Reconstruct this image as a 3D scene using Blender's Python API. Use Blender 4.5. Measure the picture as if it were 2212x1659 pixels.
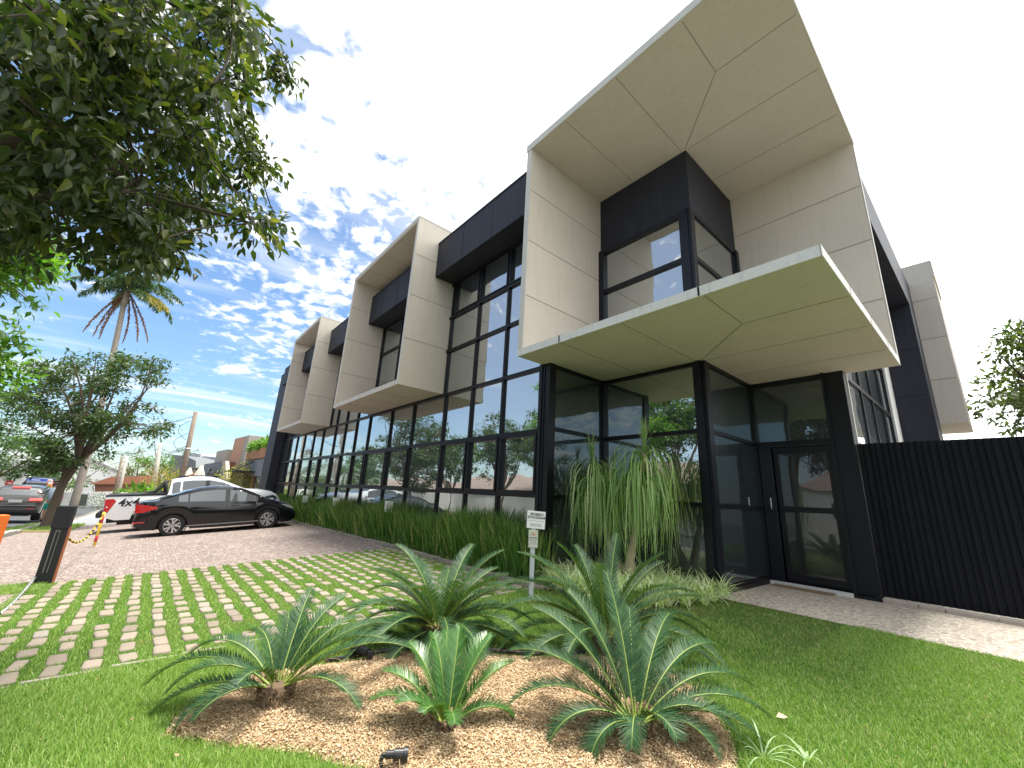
import bpy, bmesh, math, random
import numpy as np
from mathutils import Vector, Matrix
for o in list(bpy.data.objects): bpy.data.objects.remove(o)
sc = bpy.context.scene
COL = sc.collection
random.seed(7); rng = np.random.default_rng(7)
R_ = math.radians

# ---------------------------------------------------------------- camera
RW = np.array([[0.6512483895786213, 0.757103855890683, 0.051665137827283505],
               [0.16931063292103346, -0.21132920310292333, 0.9626390172311545],
               [0.7397360641817672, -0.6181696526318461, -0.26581353621951853]])
CAM = np.array([0, 0, 1.2]); FOC = 882.8
cd = bpy.data.cameras.new('camera'); cam = bpy.data.objects.new('camera', cd); COL.objects.link(cam)
M = Matrix([[RW[0][0], RW[1][0], RW[2][0], 0], [RW[0][1], RW[1][1], RW[2][1], 0], [RW[0][2], RW[1][2], RW[2][2], 1.2], [0, 0, 0, 1]])
cam.matrix_world = M
cd.sensor_width = 36; cd.lens = FOC / 2212 * 36; cd.clip_start = 0.05; cd.clip_end = 2000
sc.camera = cam

def wray(p):
    d = RW.T @ np.array([p[0] - 1106, -(p[1] - 829.5), -FOC]); return d
def on_z(p, z=0.0): d = wray(p); return CAM + (z - 1.2) / d[2] * d
def on_y(p, y): d = wray(p); return CAM + y / d[1] * d
def on_x(p, x): d = wray(p); return CAM + x / d[0] * d
def at_d(p, dist): d = wray(p); return CAM + dist * d / np.linalg.norm(d)
def proj(P):
    q = (np.atleast_2d(P) - CAM) @ RW.T
    return 1106 - FOC * q[:, 0] / q[:, 2], 829.5 + FOC * q[:, 1] / q[:, 2], -q[:, 2]

# ---------------------------------------------------------------- world and sun
SUN_EL, SUN_AZ = 83.5, -10.0            # azimuth from +Y, negative towards -X
w = bpy.data.worlds.new('World'); sc.world = w; w.use_nodes = True
nt = w.node_tree; N = nt.nodes; L = nt.links; N.clear()
def wn(t, **k):
    n = N.new(t)
    for a, b in k.items(): setattr(n, a, b)
    return n
sky = wn('ShaderNodeTexSky', sky_type='NISHITA', sun_disc=False)
sky.sun_elevation = R_(SUN_EL); sky.sun_rotation = R_(SUN_AZ); sky.air_density = 1.0; sky.dust_density = 0.6; sky.ozone_density = 2.5
tc = wn('ShaderNodeTexCoord'); sep = wn('ShaderNodeSeparateXYZ'); L.new(tc.outputs['Generated'], sep.inputs[0])
def wm(op, a, b=None, c=None, clamp=False):
    n = wn('ShaderNodeMath', operation=op, use_clamp=clamp)
    for i, v in enumerate((a, b, c)):
        if v is None: continue
        if isinstance(v, (int, float)): n.inputs[i].default_value = v
        else: L.new(v, n.inputs[i])
    return n.outputs[0]
X, Y, Z = sep.outputs
den = wm('ADD', wm('MAXIMUM', Z, 0.0), 0.13)
px_, py_ = wm('DIVIDE', X, den), wm('DIVIDE', Y, den)
cmb = wn('ShaderNodeCombineXYZ'); L.new(px_, cmb.inputs[0]); L.new(py_, cmb.inputs[1])
def wnoise(scale, detail, rough, vec, dist=0.0):
    n = wn('ShaderNodeTexNoise'); n.inputs['Scale'].default_value = scale; n.inputs['Detail'].default_value = detail
    n.inputs['Roughness'].default_value = rough; n.inputs['Distortion'].default_value = dist; L.new(vec, n.inputs['Vector']); return n.outputs['Fac']
cov = wm('ADD', wm('ADD', wm('MULTIPLY', X, 0.45), wm('MULTIPLY', Y, 0.60)), wm('MULTIPLY', Z, 0.44))
n1 = wnoise(13.0, 5, 0.58, cmb.outputs[0], 0.4)      # small puffs
n2 = wnoise(2.2, 4, 0.55, cmb.outputs[0], 0.2)      # large fields
mp = wn('ShaderNodeMapping'); L.new(cmb.outputs[0], mp.inputs[0]); mp.inputs['Rotation'].default_value = (0, 0, R_(-18)); mp.inputs['Scale'].default_value = (3.0, 0.55, 1)
n3 = wnoise(1.1, 5, 0.5, mp.outputs[0], 0.8)        # long thin bands
base = wm('ADD', wm('MULTIPLY', wm('SUBTRACT', n1, 0.5), wm('ADD', 2.2, wm('MULTIPLY', wm('MULTIPLY', Z, 2.2, clamp=True), 3.2))), wm('MULTIPLY', wm('SUBTRACT', n2, 0.5), 4.4))
puff = wm('ADD', base, wm('ADD', wm('MULTIPLY', cov, 2.8), 0.84), clamp=False)
mr = wn('ShaderNodeMapRange', interpolation_type='SMOOTHSTEP'); L.new(puff, mr.inputs['Value'])
mr.inputs['From Min'].default_value = 0.05; mr.inputs['From Max'].default_value = 1.25
mr2 = wn('ShaderNodeMapRange', interpolation_type='SMOOTHSTEP'); L.new(n3, mr2.inputs['Value'])
mr2.inputs['From Min'].default_value = 0.45; mr2.inputs['From Max'].default_value = 0.8; mr2.inputs['To Max'].default_value = 0.72
mask0 = wm('MAXIMUM', mr.outputs[0], mr2.outputs[0])
mr3 = wn('ShaderNodeMapRange', interpolation_type='SMOOTHSTEP'); L.new(wm('ADD', wm('MULTIPLY', Y, -1.0), wm('MULTIPLY', n2, 0.35)), mr3.inputs['Value'])   # thin bright veil opposite the sun
mr3.inputs['From Min'].default_value = 0.30; mr3.inputs['From Max'].default_value = 0.85; mr3.inputs['To Max'].default_value = 0.28
mask = wm('MAXIMUM', mask0, mr3.outputs[0])
# clouds glow more towards the sun side
bright = wm('ADD', 3.2, wm('MULTIPLY', wm('MAXIMUM', wm('SUBTRACT', cov, 0.25), 0.0), 9.0))
cc = wn('ShaderNodeCombineColor')
L.new(wm('MULTIPLY', bright, 0.985), cc.inputs[0]); L.new(wm('MULTIPLY', bright, 1.0), cc.inputs[1]); L.new(wm('MULTIPLY', bright, 1.0), cc.inputs[2])
tint = wn('ShaderNodeMix', data_type='RGBA', blend_type='MULTIPLY'); tint.inputs['Factor'].default_value = 1.0
L.new(sky.outputs[0], tint.inputs['A']); tint.inputs['B'].default_value = (0.40, 0.46, 0.49, 1)
mixc = wn('ShaderNodeMix', data_type='RGBA'); L.new(mask, mixc.inputs['Factor']); L.new(tint.outputs['Result'], mixc.inputs['A']); L.new(cc.outputs[0], mixc.inputs['B'])
bg = wn('ShaderNodeBackground'); bg.inputs['Strength'].default_value = 0.13; L.new(mixc.outputs['Result'], bg.inputs['Color'])
wo = wn('ShaderNodeOutputWorld'); L.new(bg.outputs[0], wo.inputs[0])

sd = bpy.data.lights.new('sun', 'SUN'); sd.energy = 2.25; sd.angle = R_(13.0); sd.color = (1.0, 0.955, 0.88)
sun = bpy.data.objects.new('sun', sd); COL.objects.link(sun)
sv = Vector((math.sin(R_(SUN_AZ)) * math.cos(R_(SUN_EL)), math.cos(R_(SUN_AZ)) * math.cos(R_(SUN_EL)), math.sin(R_(SUN_EL))))
sun.rotation_euler = (-sv).to_track_quat('-Z', 'Y').to_euler(); sun.location = sv * 60

sc.view_settings.view_transform = 'Standard'; sc.view_settings.look = 'None'; sc.view_settings.exposure = 1.72; sc.view_settings.gamma = 1.0
sc.cycles.max_bounces = 8; sc.cycles.diffuse_bounces = 3; sc.cycles.glossy_bounces = 4; sc.cycles.transparent_max_bounces = 8
sc.cycles.use_adaptive_sampling = True; sc.cycles.use_denoising = True; sc.cycles.caustics_reflective = False; sc.cycles.caustics_refractive = False

# ---------------------------------------------------------------- ground shape
def gz(x, y):
    """height of the ground: level by the building, falling to the street and to the far left"""
    zb = np.interp(x, [-120, -80, -40, -26, -16, -9, 0], [-2.0, -1.5, -0.6, -0.22, -0.1, 0.0, 0.0])
    zs = np.interp(x, [-120, -60, -34, -25, -16, -10, -4.45, 4], [-2.6, -2.1, -1.4, -0.97, -0.62, -0.41, -0.24, -0.2])
    t = np.clip((4.36 - np.asarray(y, float)) / 6.46, 0, 1)
    return zb * (1 - t) + zs * t
GZ = lambda x, y: float(gz(x, y))
def ground_pt(p):
    """where the line of sight through a point of the photo meets the ground"""
    z = 0.0
    for _ in range(40):
        q = on_z(p, z); z = 0.5 * z + 0.5 * GZ(q[0], q[1])
    return on_z(p, z)

# ---------------------------------------------------------------- mesh helpers
def link(o, parent=None):
    COL.objects.link(o)
    if parent is not None:
        o.parent = parent
    return o
def tag(o, label=None, cat=None, group=None, kind=None):
    for k, v in (('label', label), ('category', cat), ('group', group), ('kind', kind)):
        if v: o[k] = v
    return o
def empty(name, loc, label, cat, group=None, rz=0.0):
    o = bpy.data.objects.new(name, None); COL.objects.link(o); o.location = loc; o.rotation_euler = (0, 0, rz); o.empty_display_size = 0.2
    return tag(o, label, cat, group)
def fast(name, V, F, mats, parent=None, smooth=False, mi=None):
    V = np.asarray(V, np.float32); F = np.asarray(F, np.int32); k = F.shape[1]
    me = bpy.data.meshes.new(name); me.vertices.add(len(V)); me.vertices.foreach_set('co', V.ravel())
    me.loops.add(F.size); me.loops.foreach_set('vertex_index', F.ravel())
    me.polygons.add(len(F)); me.polygons.foreach_set('loop_start', np.arange(0, F.size, k, dtype=np.int32))
    me.polygons.foreach_set('loop_total', np.full(len(F), k, np.int32))
    if mi is not None: me.polygons.foreach_set('material_index', np.asarray(mi, np.int32))
    if smooth: me.polygons.foreach_set('use_smooth', np.ones(len(F), bool))
    me.update(calc_edges=True)
    for m in (mats if isinstance(mats, (list, tuple)) else [mats]): me.materials.append(m)
    return link(bpy.data.objects.new(name, me), parent)

class MB:
    def __init__(s): s.v = []; s.f = []; s.m = []
    def add(s, vs, fs, mi=0):
        b = len(s.v); s.v += [tuple(map(float, v)) for v in vs]; s.f += [tuple(b + i for i in f) for f in fs]; s.m += [mi] * len(fs); return s
    def box(s, x0, x1, y0, y1, z0, z1, mi=0):
        vs = [(x, y, z) for z in (z0, z1) for y in (y0, y1) for x in (x0, x1)]
        return s.add(vs, [(0, 2, 3, 1), (4, 5, 7, 6), (0, 1, 5, 4), (2, 6, 7, 3), (0, 4, 6, 2), (1, 3, 7, 5)], mi)
    def prism(s, poly, z0, z1, mi=0):
        n = len(poly)
        a = sum(poly[i][0] * poly[(i + 1) % n][1] - poly[(i + 1) % n][0] * poly[i][1] for i in range(n))
        if a < 0: poly = poly[::-1]
        vs = [(x, y, z0) for x, y in poly] + [(x, y, z1) for x, y in poly]
        fs = [tuple(range(n - 1, -1, -1)), tuple(range(n, 2 * n))] + [(i, (i + 1) % n, n + (i + 1) % n, n + i) for i in range(n)]
        return s.add(vs, fs, mi)
    def slab(s, prof, a0, a1, axis='y', mi=0):
        """profile in the plane across an axis, pushed along that axis"""
        n = len(prof)
        if axis == 'y': mk = lambda p, t: (p[0], t, p[1])
        else: mk = lambda p, t: (t, p[0], p[1])
        vs = [mk(p, a0) for p in prof] + [mk(p, a1) for p in prof]
        return s.add(vs, [tuple(range(n)), tuple(range(2 * n - 1, n - 1, -1))] + [(i, n + i, n + (i + 1) % n, (i + 1) % n) for i in range(n)], mi)
    def tube(s, pts, rad, n=8, mi=0, cap=True):
        pts = [Vector(p) for p in pts]; k = len(pts)
        if isinstance(rad, (int, float)): rad = [rad] * k
        t0 = (pts[1] - pts[0]).normalized(); up = Vector((0, 0, 1)) if abs(t0.z) < 0.9 else Vector((1, 0, 0))
        u = t0.cross(up).normalized(); vs = []
        for i in range(k):
            t = (pts[min(i + 1, k - 1)] - pts[max(i - 1, 0)]).normalized()
            u = (u - t * u.dot(t)).normalized(); w_ = t.cross(u)
            for j in range(n):
                a = 2 * math.pi * j / n; vs.append(pts[i] + (u * math.cos(a) + w_ * math.sin(a)) * rad[i])
        fs = [(i * n + j, i * n + (j + 1) % n, (i + 1) * n + (j + 1) % n, (i + 1) * n + j) for i in range(k - 1) for j in range(n)]
        if cap: fs += [tuple(range(n - 1, -1, -1)), tuple(range((k - 1) * n, k * n))]
        return s.add(vs, fs, mi)
    def lathe(s, prof, c, axis='z', n=24, mi=0, cap=False):
        """prof: (radius, height) pairs turned about an axis through c"""
        vs = []
        for r, h in prof:
            for j in range(n):
                a = 2 * math.pi * j / n; p = (r * math.cos(a), r * math.sin(a))
                vs.append({'z': (c[0] + p[0], c[1] + p[1], c[2] + h), 'x': (c[0] + h, c[1] + p[0], c[2] + p[1]), 'y': (c[0] + p[0], c[1] + h, c[2] + p[1])}[axis])
        k = len(prof)
        fs = [(i * n + j, i * n + (j + 1) % n, (i + 1) * n + (j + 1) % n, (i + 1) * n + j) for i in range(k - 1) for j in range(n)]
        if cap: fs += [tuple(range(n - 1, -1, -1)), tuple(range((k - 1) * n, k * n))]
        return s.add(vs, fs, mi)
    def quad(s, a, b, c, d, mi=0): return s.add([a, b, c, d], [(0, 1, 2, 3)], mi)
    def build(s, name, mats, parent=None, smooth=False, bevel=0.0):
        me = bpy.data.meshes.new(name); me.from_pydata(s.v, [], s.f)
        for m in (mats if isinstance(mats, (list, tuple)) else [mats]): me.materials.append(m)
        me.polygons.foreach_set('material_index', s.m)
        if smooth: me.polygons.foreach_set('use_smooth', [True] * len(s.f))
        me.update(); o = link(bpy.data.objects.new(name, me), parent)
        if bevel:
            b = o.modifiers.new('bevel', 'BEVEL'); b.width = bevel; b.segments = 2; b.limit_method = 'ANGLE'; b.angle_limit = R_(40)
        return o
def local(mb, org):
    """shift collected points so that they sit in the frame of a thing standing at org"""
    mb.v = [(x - org[0], y - org[1], z - org[2]) for x, y, z in mb.v]; return mb

def text_mesh(name, body, size, mat, loc, rot, parent=None, depth=0.002, align='CENTER', shear=0.0, bold=0.0):
    cu = bpy.data.curves.new(name, 'FONT'); cu.body = body; cu.size = size; cu.extrude = depth; cu.align_x = align; cu.align_y = 'CENTER'; cu.shear = shear; cu.offset = bold
    cu.resolution_u = 3
    t = bpy.data.objects.new(name + '_tmp', cu); COL.objects.link(t)
    dg = bpy.context.evaluated_depsgraph_get(); me = bpy.data.meshes.new_from_object(t.evaluated_get(dg)); bpy.data.objects.remove(t)
    me.name = name; me.materials.clear(); me.materials.append(mat)
    o = bpy.data.objects.new(name, me); link(o, parent); o.location = loc; o.rotation_euler = rot; return o

# ---------------------------------------------------------------- materials
class MT:
    def __init__(s, name):
        s.m = bpy.data.materials.new(name); s.m.use_nodes = True; s.t = s.m.node_tree; s.t.nodes.clear()
        s.out = s.n('ShaderNodeOutputMaterial')
    def n(s, t, **k):
        o = s.t.nodes.new(t)
        for a, b in k.items(): setattr(o, a, b)
        return o
    def l(s, a, b): s.t.links.new(a, b)
    def pos(s):
        g = s.n('ShaderNodeNewGeometry'); return g.outputs['Position']
    def obj(s): return s.n('ShaderNodeTexCoord').outputs['Object']
    def noise(s, vec, scale, detail=4, rough=0.55, dist=0.0):
        o = s.n('ShaderNodeTexNoise'); o.inputs['Scale'].default_value = scale; o.inputs['Detail'].default_value = detail
        o.inputs['Roughness'].default_value = rough; o.inputs['Distortion'].default_value = dist; s.l(vec, o.inputs['Vector']); return o.outputs['Fac']
    def mapping(s, vec, scale=(1, 1, 1), rot=(0, 0, 0)):
        o = s.n('ShaderNodeMapping'); s.l(vec, o.inputs[0]); o.inputs['Scale'].default_value = scale; o.inputs['Rotation'].default_value = rot; return o.outputs[0]
    def ramp(s, fac, stops):
        o = s.n('ShaderNodeValToRGB'); s.l(fac, o.inputs[0]); e = o.color_ramp.elements
        while len(e) < len(stops): e.new(0.5)
        for i, (p, c) in enumerate(stops): e[i].position = p; e[i].color = (c[0], c[1], c[2], 1)
        return o.outputs[0]
    def mix(s, fac, a, b, blend='MIX'):
        o = s.n('ShaderNodeMix', data_type='RGBA', blend_type=blend)
        for i, v in (('Factor', fac), ('A', a), ('B', b)):
            if isinstance(v, (int, float)): o.inputs[i].default_value = v
            elif isinstance(v, (tuple, list)): o.inputs[i].default_value = (v[0], v[1], v[2], 1)
            else: s.l(v, o.inputs[i])
        return o.outputs['Result']
    def math(s, op, a, b=0.0, clamp=False):
        o = s.n('ShaderNodeMath', operation=op, use_clamp=clamp)
        for i, v in enumerate((a, b)):
            if isinstance(v, (int, float)): o.inputs[i].default_value = v
            else: s.l(v, o.inputs[i])
        return o.outputs[0]
    def bump(s, h, strength=0.3, dist=0.01):
        o = s.n('ShaderNodeBump'); o.inputs['Strength'].default_value = strength; o.inputs['Distance'].default_value = dist; s.l(h, o.inputs['Height']); return o.outputs[0]
    def bsdf(s, color, rough=0.6, metal=0.0, normal=None, spec=0.5, coat=0.0):
        o = s.n('ShaderNodeBsdfPrincipled')
        for i, v in (('Base Color', color), ('Roughness', rough), ('Metallic', metal), ('Specular IOR Level', spec), ('Coat Weight', coat)):
            if isinstance(v, (int, float)): o.inputs[i].default_value = v
            elif isinstance(v, (tuple, list)): o.inputs[i].default_value = (v[0], v[1], v[2], 1)
            else: s.l(v, o.inputs[i])
        if coat: o.inputs['Coat Roughness'].default_value = 0.03
        if normal is not None: s.l(normal, o.inputs['Normal'])
        return o
    def done(s, b):
        s.l(b.outputs[0], s.out.inputs[0]); return s.m

def simple(name, col, rough=0.6, metal=0.0, var=0.12, vs=6.0, bump=0.0, bs=60.0, spec=0.5, coat=0.0):
    t = MT(name); p = t.obj(); nz = t.noise(p, vs, 5, 0.6)
    c = t.mix(nz, [x * (1 - var) for x in col], [min(1, x * (1 + var)) for x in col])
    nrm = t.bump(t.noise(p, bs, 4, 0.6), bump, 0.004) if bump else None
    return t.done(t.bsdf(c, rough, metal, nrm, spec, coat))
def foliage(name, c1, c2, c3=None, trans=0.35, rough=0.45, spec=0.4, tip=None):
    """leaf surface: colour differs leaf by leaf, some light passes through"""
    t = MT(name); g = t.n('ShaderNodeNewGeometry'); rnd = g.outputs['Random Per Island']
    col = t.ramp(rnd, [(0.0, c1), (0.75, c2), (1.0, c3 or c2)])
    big = t.noise(t.pos(), 1.3, 3)
    col = t.mix(t.math('MULTIPLY', t.math('SUBTRACT', big, 0.35, True), 0.9, True), col, c2)
    a = t.bsdf(col, rough, spec=spec); b = t.n('ShaderNodeBsdfTranslucent')
    t.l(t.mix(1.0, col, (1.6, 1.7, 0.7), 'MULTIPLY'), b.inputs['Color'])
    m = t.n('ShaderNodeMixShader'); m.inputs[0].default_value = trans; t.l(a.outputs[0], m.inputs[1]); t.l(b.outputs[0], m.inputs[2])
    return t.done(m)
# ---------------------------------------------------------------- material set
def concrete_mat():
    t = MT('beige concrete'); p = t.obj()
    a = t.noise(p, 0.8, 6, 0.65); b = t.noise(p, 14, 6, 0.7); st = t.noise(t.mapping(p, (5, 5, 0.30)), 2.2, 6, 0.7)
    c = t.mix(a, (0.60, 0.53, 0.455), (0.75, 0.675, 0.59))
    c = t.mix(t.math('MULTIPLY', t.math('SUBTRACT', st, 0.53, True), 1.9, True), c, (0.42, 0.375, 0.31))
    c = t.mix(t.math('MULTIPLY', b, 0.14), c, (0.33, 0.30, 0.25))
    sx = t.n('ShaderNodeSeparateXYZ'); t.l(p, sx.inputs[0]); wn_ = t.n('ShaderNodeTexWhiteNoise', noise_dimensions='1D'); t.l(t.math('FLOOR', t.math('DIVIDE', t.math('SUBTRACT', sx.outputs[2], 3.57), 1.128)), wn_.inputs['W'])
    c = t.mix(t.math('MULTIPLY', wn_.outputs['Value'], 0.22), c, (0.46, 0.42, 0.36))
    return t.done(t.bsdf(c, 0.82, normal=t.bump(b, 0.12, 0.003), spec=0.25))
def fascia_mat():
    t = MT('weathered pale edge'); p = t.obj()
    b = t.noise(p, 22, 6, 0.7); st = t.noise(t.mapping(p, (9, 9, 0.8)), 2.0, 5, 0.7); sp = t.noise(p, 60, 2)
    c = t.mix(b, (0.60, 0.585, 0.56), (0.80, 0.785, 0.76))
    c = t.mix(t.math('MULTIPLY', t.math('SUBTRACT', st, 0.52, True), 2.0, True), c, (0.40, 0.39, 0.36))
    c = t.mix(t.math('MULTIPLY', t.math('SUBTRACT', sp, 0.7, True), 6.0, True), c, (0.25, 0.21, 0.17))
    return t.done(t.bsdf(c, 0.8, normal=t.bump(b, 0.25, 0.003), spec=0.2))
def dark_panel_mat():
    t = MT('dark blue grey panel'); p = t.obj()
    a = t.noise(p, 0.9, 5, 0.6); st = t.noise(t.mapping(p, (4, 4, 0.4)), 2.0, 4, 0.6); b = t.noise(p, 120, 3)
    c = t.mix(a, (0.016, 0.017, 0.027), (0.026, 0.027, 0.039)); c = t.mix(t.math('MULTIPLY', t.math('SUBTRACT', st, 0.5, True), 0.9, True), c, (0.062, 0.062, 0.075))
    return t.done(t.bsdf(c, 0.6, normal=t.bump(b, 0.1, 0.002), spec=0.3))
def glass_mat(name, base, tint, inner, wob=0.0009):
    t = MT(name); p = t.pos()
    h = t.noise(p, 1.1, 2, 0.4); nrm = t.bump(h, 1.0, wob * 8)
    fr = t.n('ShaderNodeFresnel'); fr.inputs['IOR'].default_value = 1.5
    fac = t.math('ADD', t.math('MULTIPLY', fr.outputs[0], 1 - base), base)
    di = t.bsdf(t.mix(t.noise(t.mapping(p, (0.6, 0.6, 0.9)), 1.0, 2), [v * 0.5 for v in inner], [v * 1.6 for v in inner]), 0.4)
    gl = t.n('ShaderNodeBsdfGlossy'); gl.inputs['Roughness'].default_value = 0.012; gl.inputs['Color'].default_value = (*tint, 1); t.l(nrm, gl.inputs['Normal'])
    m = t.n('ShaderNodeMixShader'); t.l(fac, m.inputs[0]); t.l(di.outputs[0], m.inputs[1]); t.l(gl.outputs[0], m.inputs[2])
    return t.done(m)
CONC, FASC, DARKP = concrete_mat(), fascia_mat(), dark_panel_mat()
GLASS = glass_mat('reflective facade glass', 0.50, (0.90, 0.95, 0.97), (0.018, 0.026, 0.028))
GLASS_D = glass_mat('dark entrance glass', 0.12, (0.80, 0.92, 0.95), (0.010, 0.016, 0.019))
GLASS_K = glass_mat('black door glass', 0.03, (0.9, 0.95, 0.97), (0.0008, 0.0008, 0.001))
SEAM = simple('panel seam', (0.20, 0.17, 0.13), 0.9)  # brown strips marking the joints between concrete panels
SEAMD = simple('dark joint', (0.008, 0.008, 0.012), 0.9)
FRAME = simple('dark anodised frame', (0.005, 0.005, 0.008), 0.42, var=0.2, vs=3, spec=0.3)
FRAMEB = simple('blue grey column', (0.006, 0.007, 0.013), 0.35, var=0.15, vs=2, spec=0.35)
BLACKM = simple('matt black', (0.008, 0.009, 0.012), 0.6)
CHROME = simple('chrome', (0.75, 0.75, 0.76), 0.12, 1.0, 0.02)
WHITE = simple('white paint', (0.78, 0.78, 0.77), 0.55, var=0.04)
WALLW = simple('white wall', (0.78, 0.78, 0.77), 0.8, var=0.08, vs=1.0)
INK = simple('dark ink', (0.03, 0.03, 0.035), 0.6)
ASPH = simple('asphalt', (0.075, 0.078, 0.082), 0.9, var=0.25, vs=14, bump=0.3, bs=150)
PAINT = simple('road paint', (0.62, 0.62, 0.60), 0.8, var=0.2, vs=20)
BARK = simple('bark', (0.12, 0.092, 0.066), 0.9, var=0.45, vs=9, bump=0.8, bs=22)
TILE = simple('red roof tile', (0.34, 0.14, 0.085), 0.8, var=0.3, vs=7)
SOIL = simple('planting soil', (0.075, 0.052, 0.036), 0.95, var=0.4, vs=30, bump=0.8, bs=60)

def cobble_mat():
    t = MT('pink grey cobbles'); p = t.pos()
    w_ = t.n('ShaderNodeTexVoronoi', feature='F1'); w_.inputs['Scale'].default_value = 15.0; w_.inputs['Randomness'].default_value = 0.62
    pm = t.mapping(p, (0.62, 1.12, 0.0)); t.l(pm, w_.inputs['Vector'])
    e = t.n('ShaderNodeTexVoronoi', feature='DISTANCE_TO_EDGE'); e.inputs['Scale'].default_value = 15.0; e.inputs['Randomness'].default_value = 0.62; t.l(pm, e.inputs['Vector'])
    sp = t.n('ShaderNodeSeparateColor'); t.l(w_.outputs['Color'], sp.inputs[0])
    c = t.ramp(sp.outputs[0], [(0.0, (0.22, 0.17, 0.15)), (0.45, (0.29, 0.23, 0.205)), (0.8, (0.34, 0.275, 0.25)), (1.0, (0.46, 0.40, 0.37))])
    c = t.mix(t.math('MULTIPLY', t.noise(p, 0.5, 4), 0.45), c, (0.19, 0.155, 0.135))
    j = t.n('ShaderNodeMapRange'); j.inputs['From Min'].default_value = 0.015; j.inputs['From Max'].default_value = 0.075; t.l(e.outputs['Distance'], j.inputs['Value'])
    fine = t.noise(p, 55, 4)
    c = t.mix(t.math('MULTIPLY', fine, 0.3), c, (0.46, 0.39, 0.35))
    stn = t.noise(p, 0.9, 6, 0.7, 1.0); c = t.mix(t.math('MULTIPLY', t.math('SUBTRACT', stn, 0.60, True), 3.0, True), c, (0.14, 0.12, 0.105))
    trk = t.noise(t.mapping(p, (1.6, 0.12, 1)), 1.0, 4, 0.6); c = t.mix(t.math('MULTIPLY', t.math('SUBTRACT', trk, 0.55, True), 1.6, True), c, (0.20, 0.165, 0.15))
    c = t.mix(j.outputs[0], (0.16, 0.125, 0.10), c)
    h = t.math('ADD', t.math('MULTIPLY', j.outputs[0], 1.0), t.math('MULTIPLY', fine, 0.4))
    return t.done(t.bsdf(c, 0.85, normal=t.bump(h, 0.6, 0.012), spec=0.2))
COBBLE = cobble_mat()
def mosaic_mat():
    t = MT('pale pebble mosaic walk'); p = t.pos()
    w_ = t.n('ShaderNodeTexVoronoi', feature='F1'); w_.inputs['Scale'].default_value = 13; t.l(p, w_.inputs['Vector'])
    e = t.n('ShaderNodeTexVoronoi', feature='DISTANCE_TO_EDGE'); e.inputs['Scale'].default_value = 13; t.l(p, e.inputs['Vector'])
    sp = t.n('ShaderNodeSeparateColor'); t.l(w_.outputs['Color'], sp.inputs[0])
    c = t.ramp(sp.outputs[0], [(0.0, (0.29, 0.235, 0.20)), (0.6, (0.38, 0.32, 0.28)), (1.0, (0.44, 0.38, 0.33))])
    j = t.n('ShaderNodeMapRange'); j.inputs['From Min'].default_value = 0.03; j.inputs['From Max'].default_value = 0.14; t.l(e.outputs['Distance'], j.inputs['Value'])
    c = t.mix(j.outputs[0], (0.62, 0.57, 0.46), c)
    c = t.mix(t.math('MULTIPLY', t.noise(p, 1.3, 4), 0.3), c, (0.3, 0.26, 0.22))
    return t.done(t.bsdf(c, 0.8, normal=t.bump(j.outputs[0], 0.25, 0.005), spec=0.25))
MOSAIC = mosaic_mat()
def lawn_soil_mat():
    t = MT('turf ground'); p = t.pos(); a = t.noise(p, 1.6, 5, 0.6); b = t.noise(p, 45, 4, 0.7)
    c = t.mix(b, (0.035, 0.075, 0.012), (0.075, 0.14, 0.025)); c = t.mix(t.math('MULTIPLY', t.math('SUBTRACT', a, 0.55, True), 2.2, True), c, (0.17, 0.13, 0.06))
    return t.done(t.bsdf(c, 0.95, normal=t.bump(b, 0.5, 0.01), spec=0.1))
TURF = lawn_soil_mat()
EARTH = simple('far ground', (0.20, 0.19, 0.16), 0.95, var=0.3, vs=0.3)

# ---------------------------------------------------------------- ground sheets
def sheet(name, x0, x1, y0, y1, dz, mat, step=0.5, fn=None):
    nx = max(1, int(math.ceil((x1 - x0) / step))); ny = max(1, int(math.ceil((y1 - y0) / step)))
    xs = np.linspace(x0, x1, nx + 1); ys = np.linspace(y0, y1, ny + 1)
    XX, YY = np.meshgrid(xs, ys); ZZ = gz(XX.ravel(), YY.ravel()) + dz
    if fn is not None: ZZ = ZZ + fn(XX.ravel(), YY.ravel())
    V = np.stack([XX.ravel(), YY.ravel(), ZZ], 1)
    i = np.arange(ny)[:, None] * (nx + 1) + np.arange(nx)[None, :]; i = i.ravel()
    F = np.stack([i, i + 1, i + nx + 2, i + nx + 1], 1)
    return tag(fast(name, V, F, mat, smooth=True), kind='structure')
xs = np.concatenate([np.linspace(-900, -130, 14), np.linspace(-120, 20, 281), np.linspace(30, 900, 14)])
ys = np.concatenate([np.linspace(-900, -30, 14), np.linspace(-20, 30, 101), np.linspace(40, 900, 14)])
XX, YY = np.meshgrid(xs, ys); V = np.stack([XX.ravel(), YY.ravel(), gz(XX.ravel(), YY.ravel()) - 0.02], 1)
nx, ny = len(xs) - 1, len(ys) - 1
i = (np.arange(ny)[:, None] * (nx + 1) + np.arange(nx)[None, :]).ravel()
tag(fast('ground', V, np.stack([i, i + 1, i + nx + 2, i + nx + 1], 1), EARTH, smooth=True), kind='structure')

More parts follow.
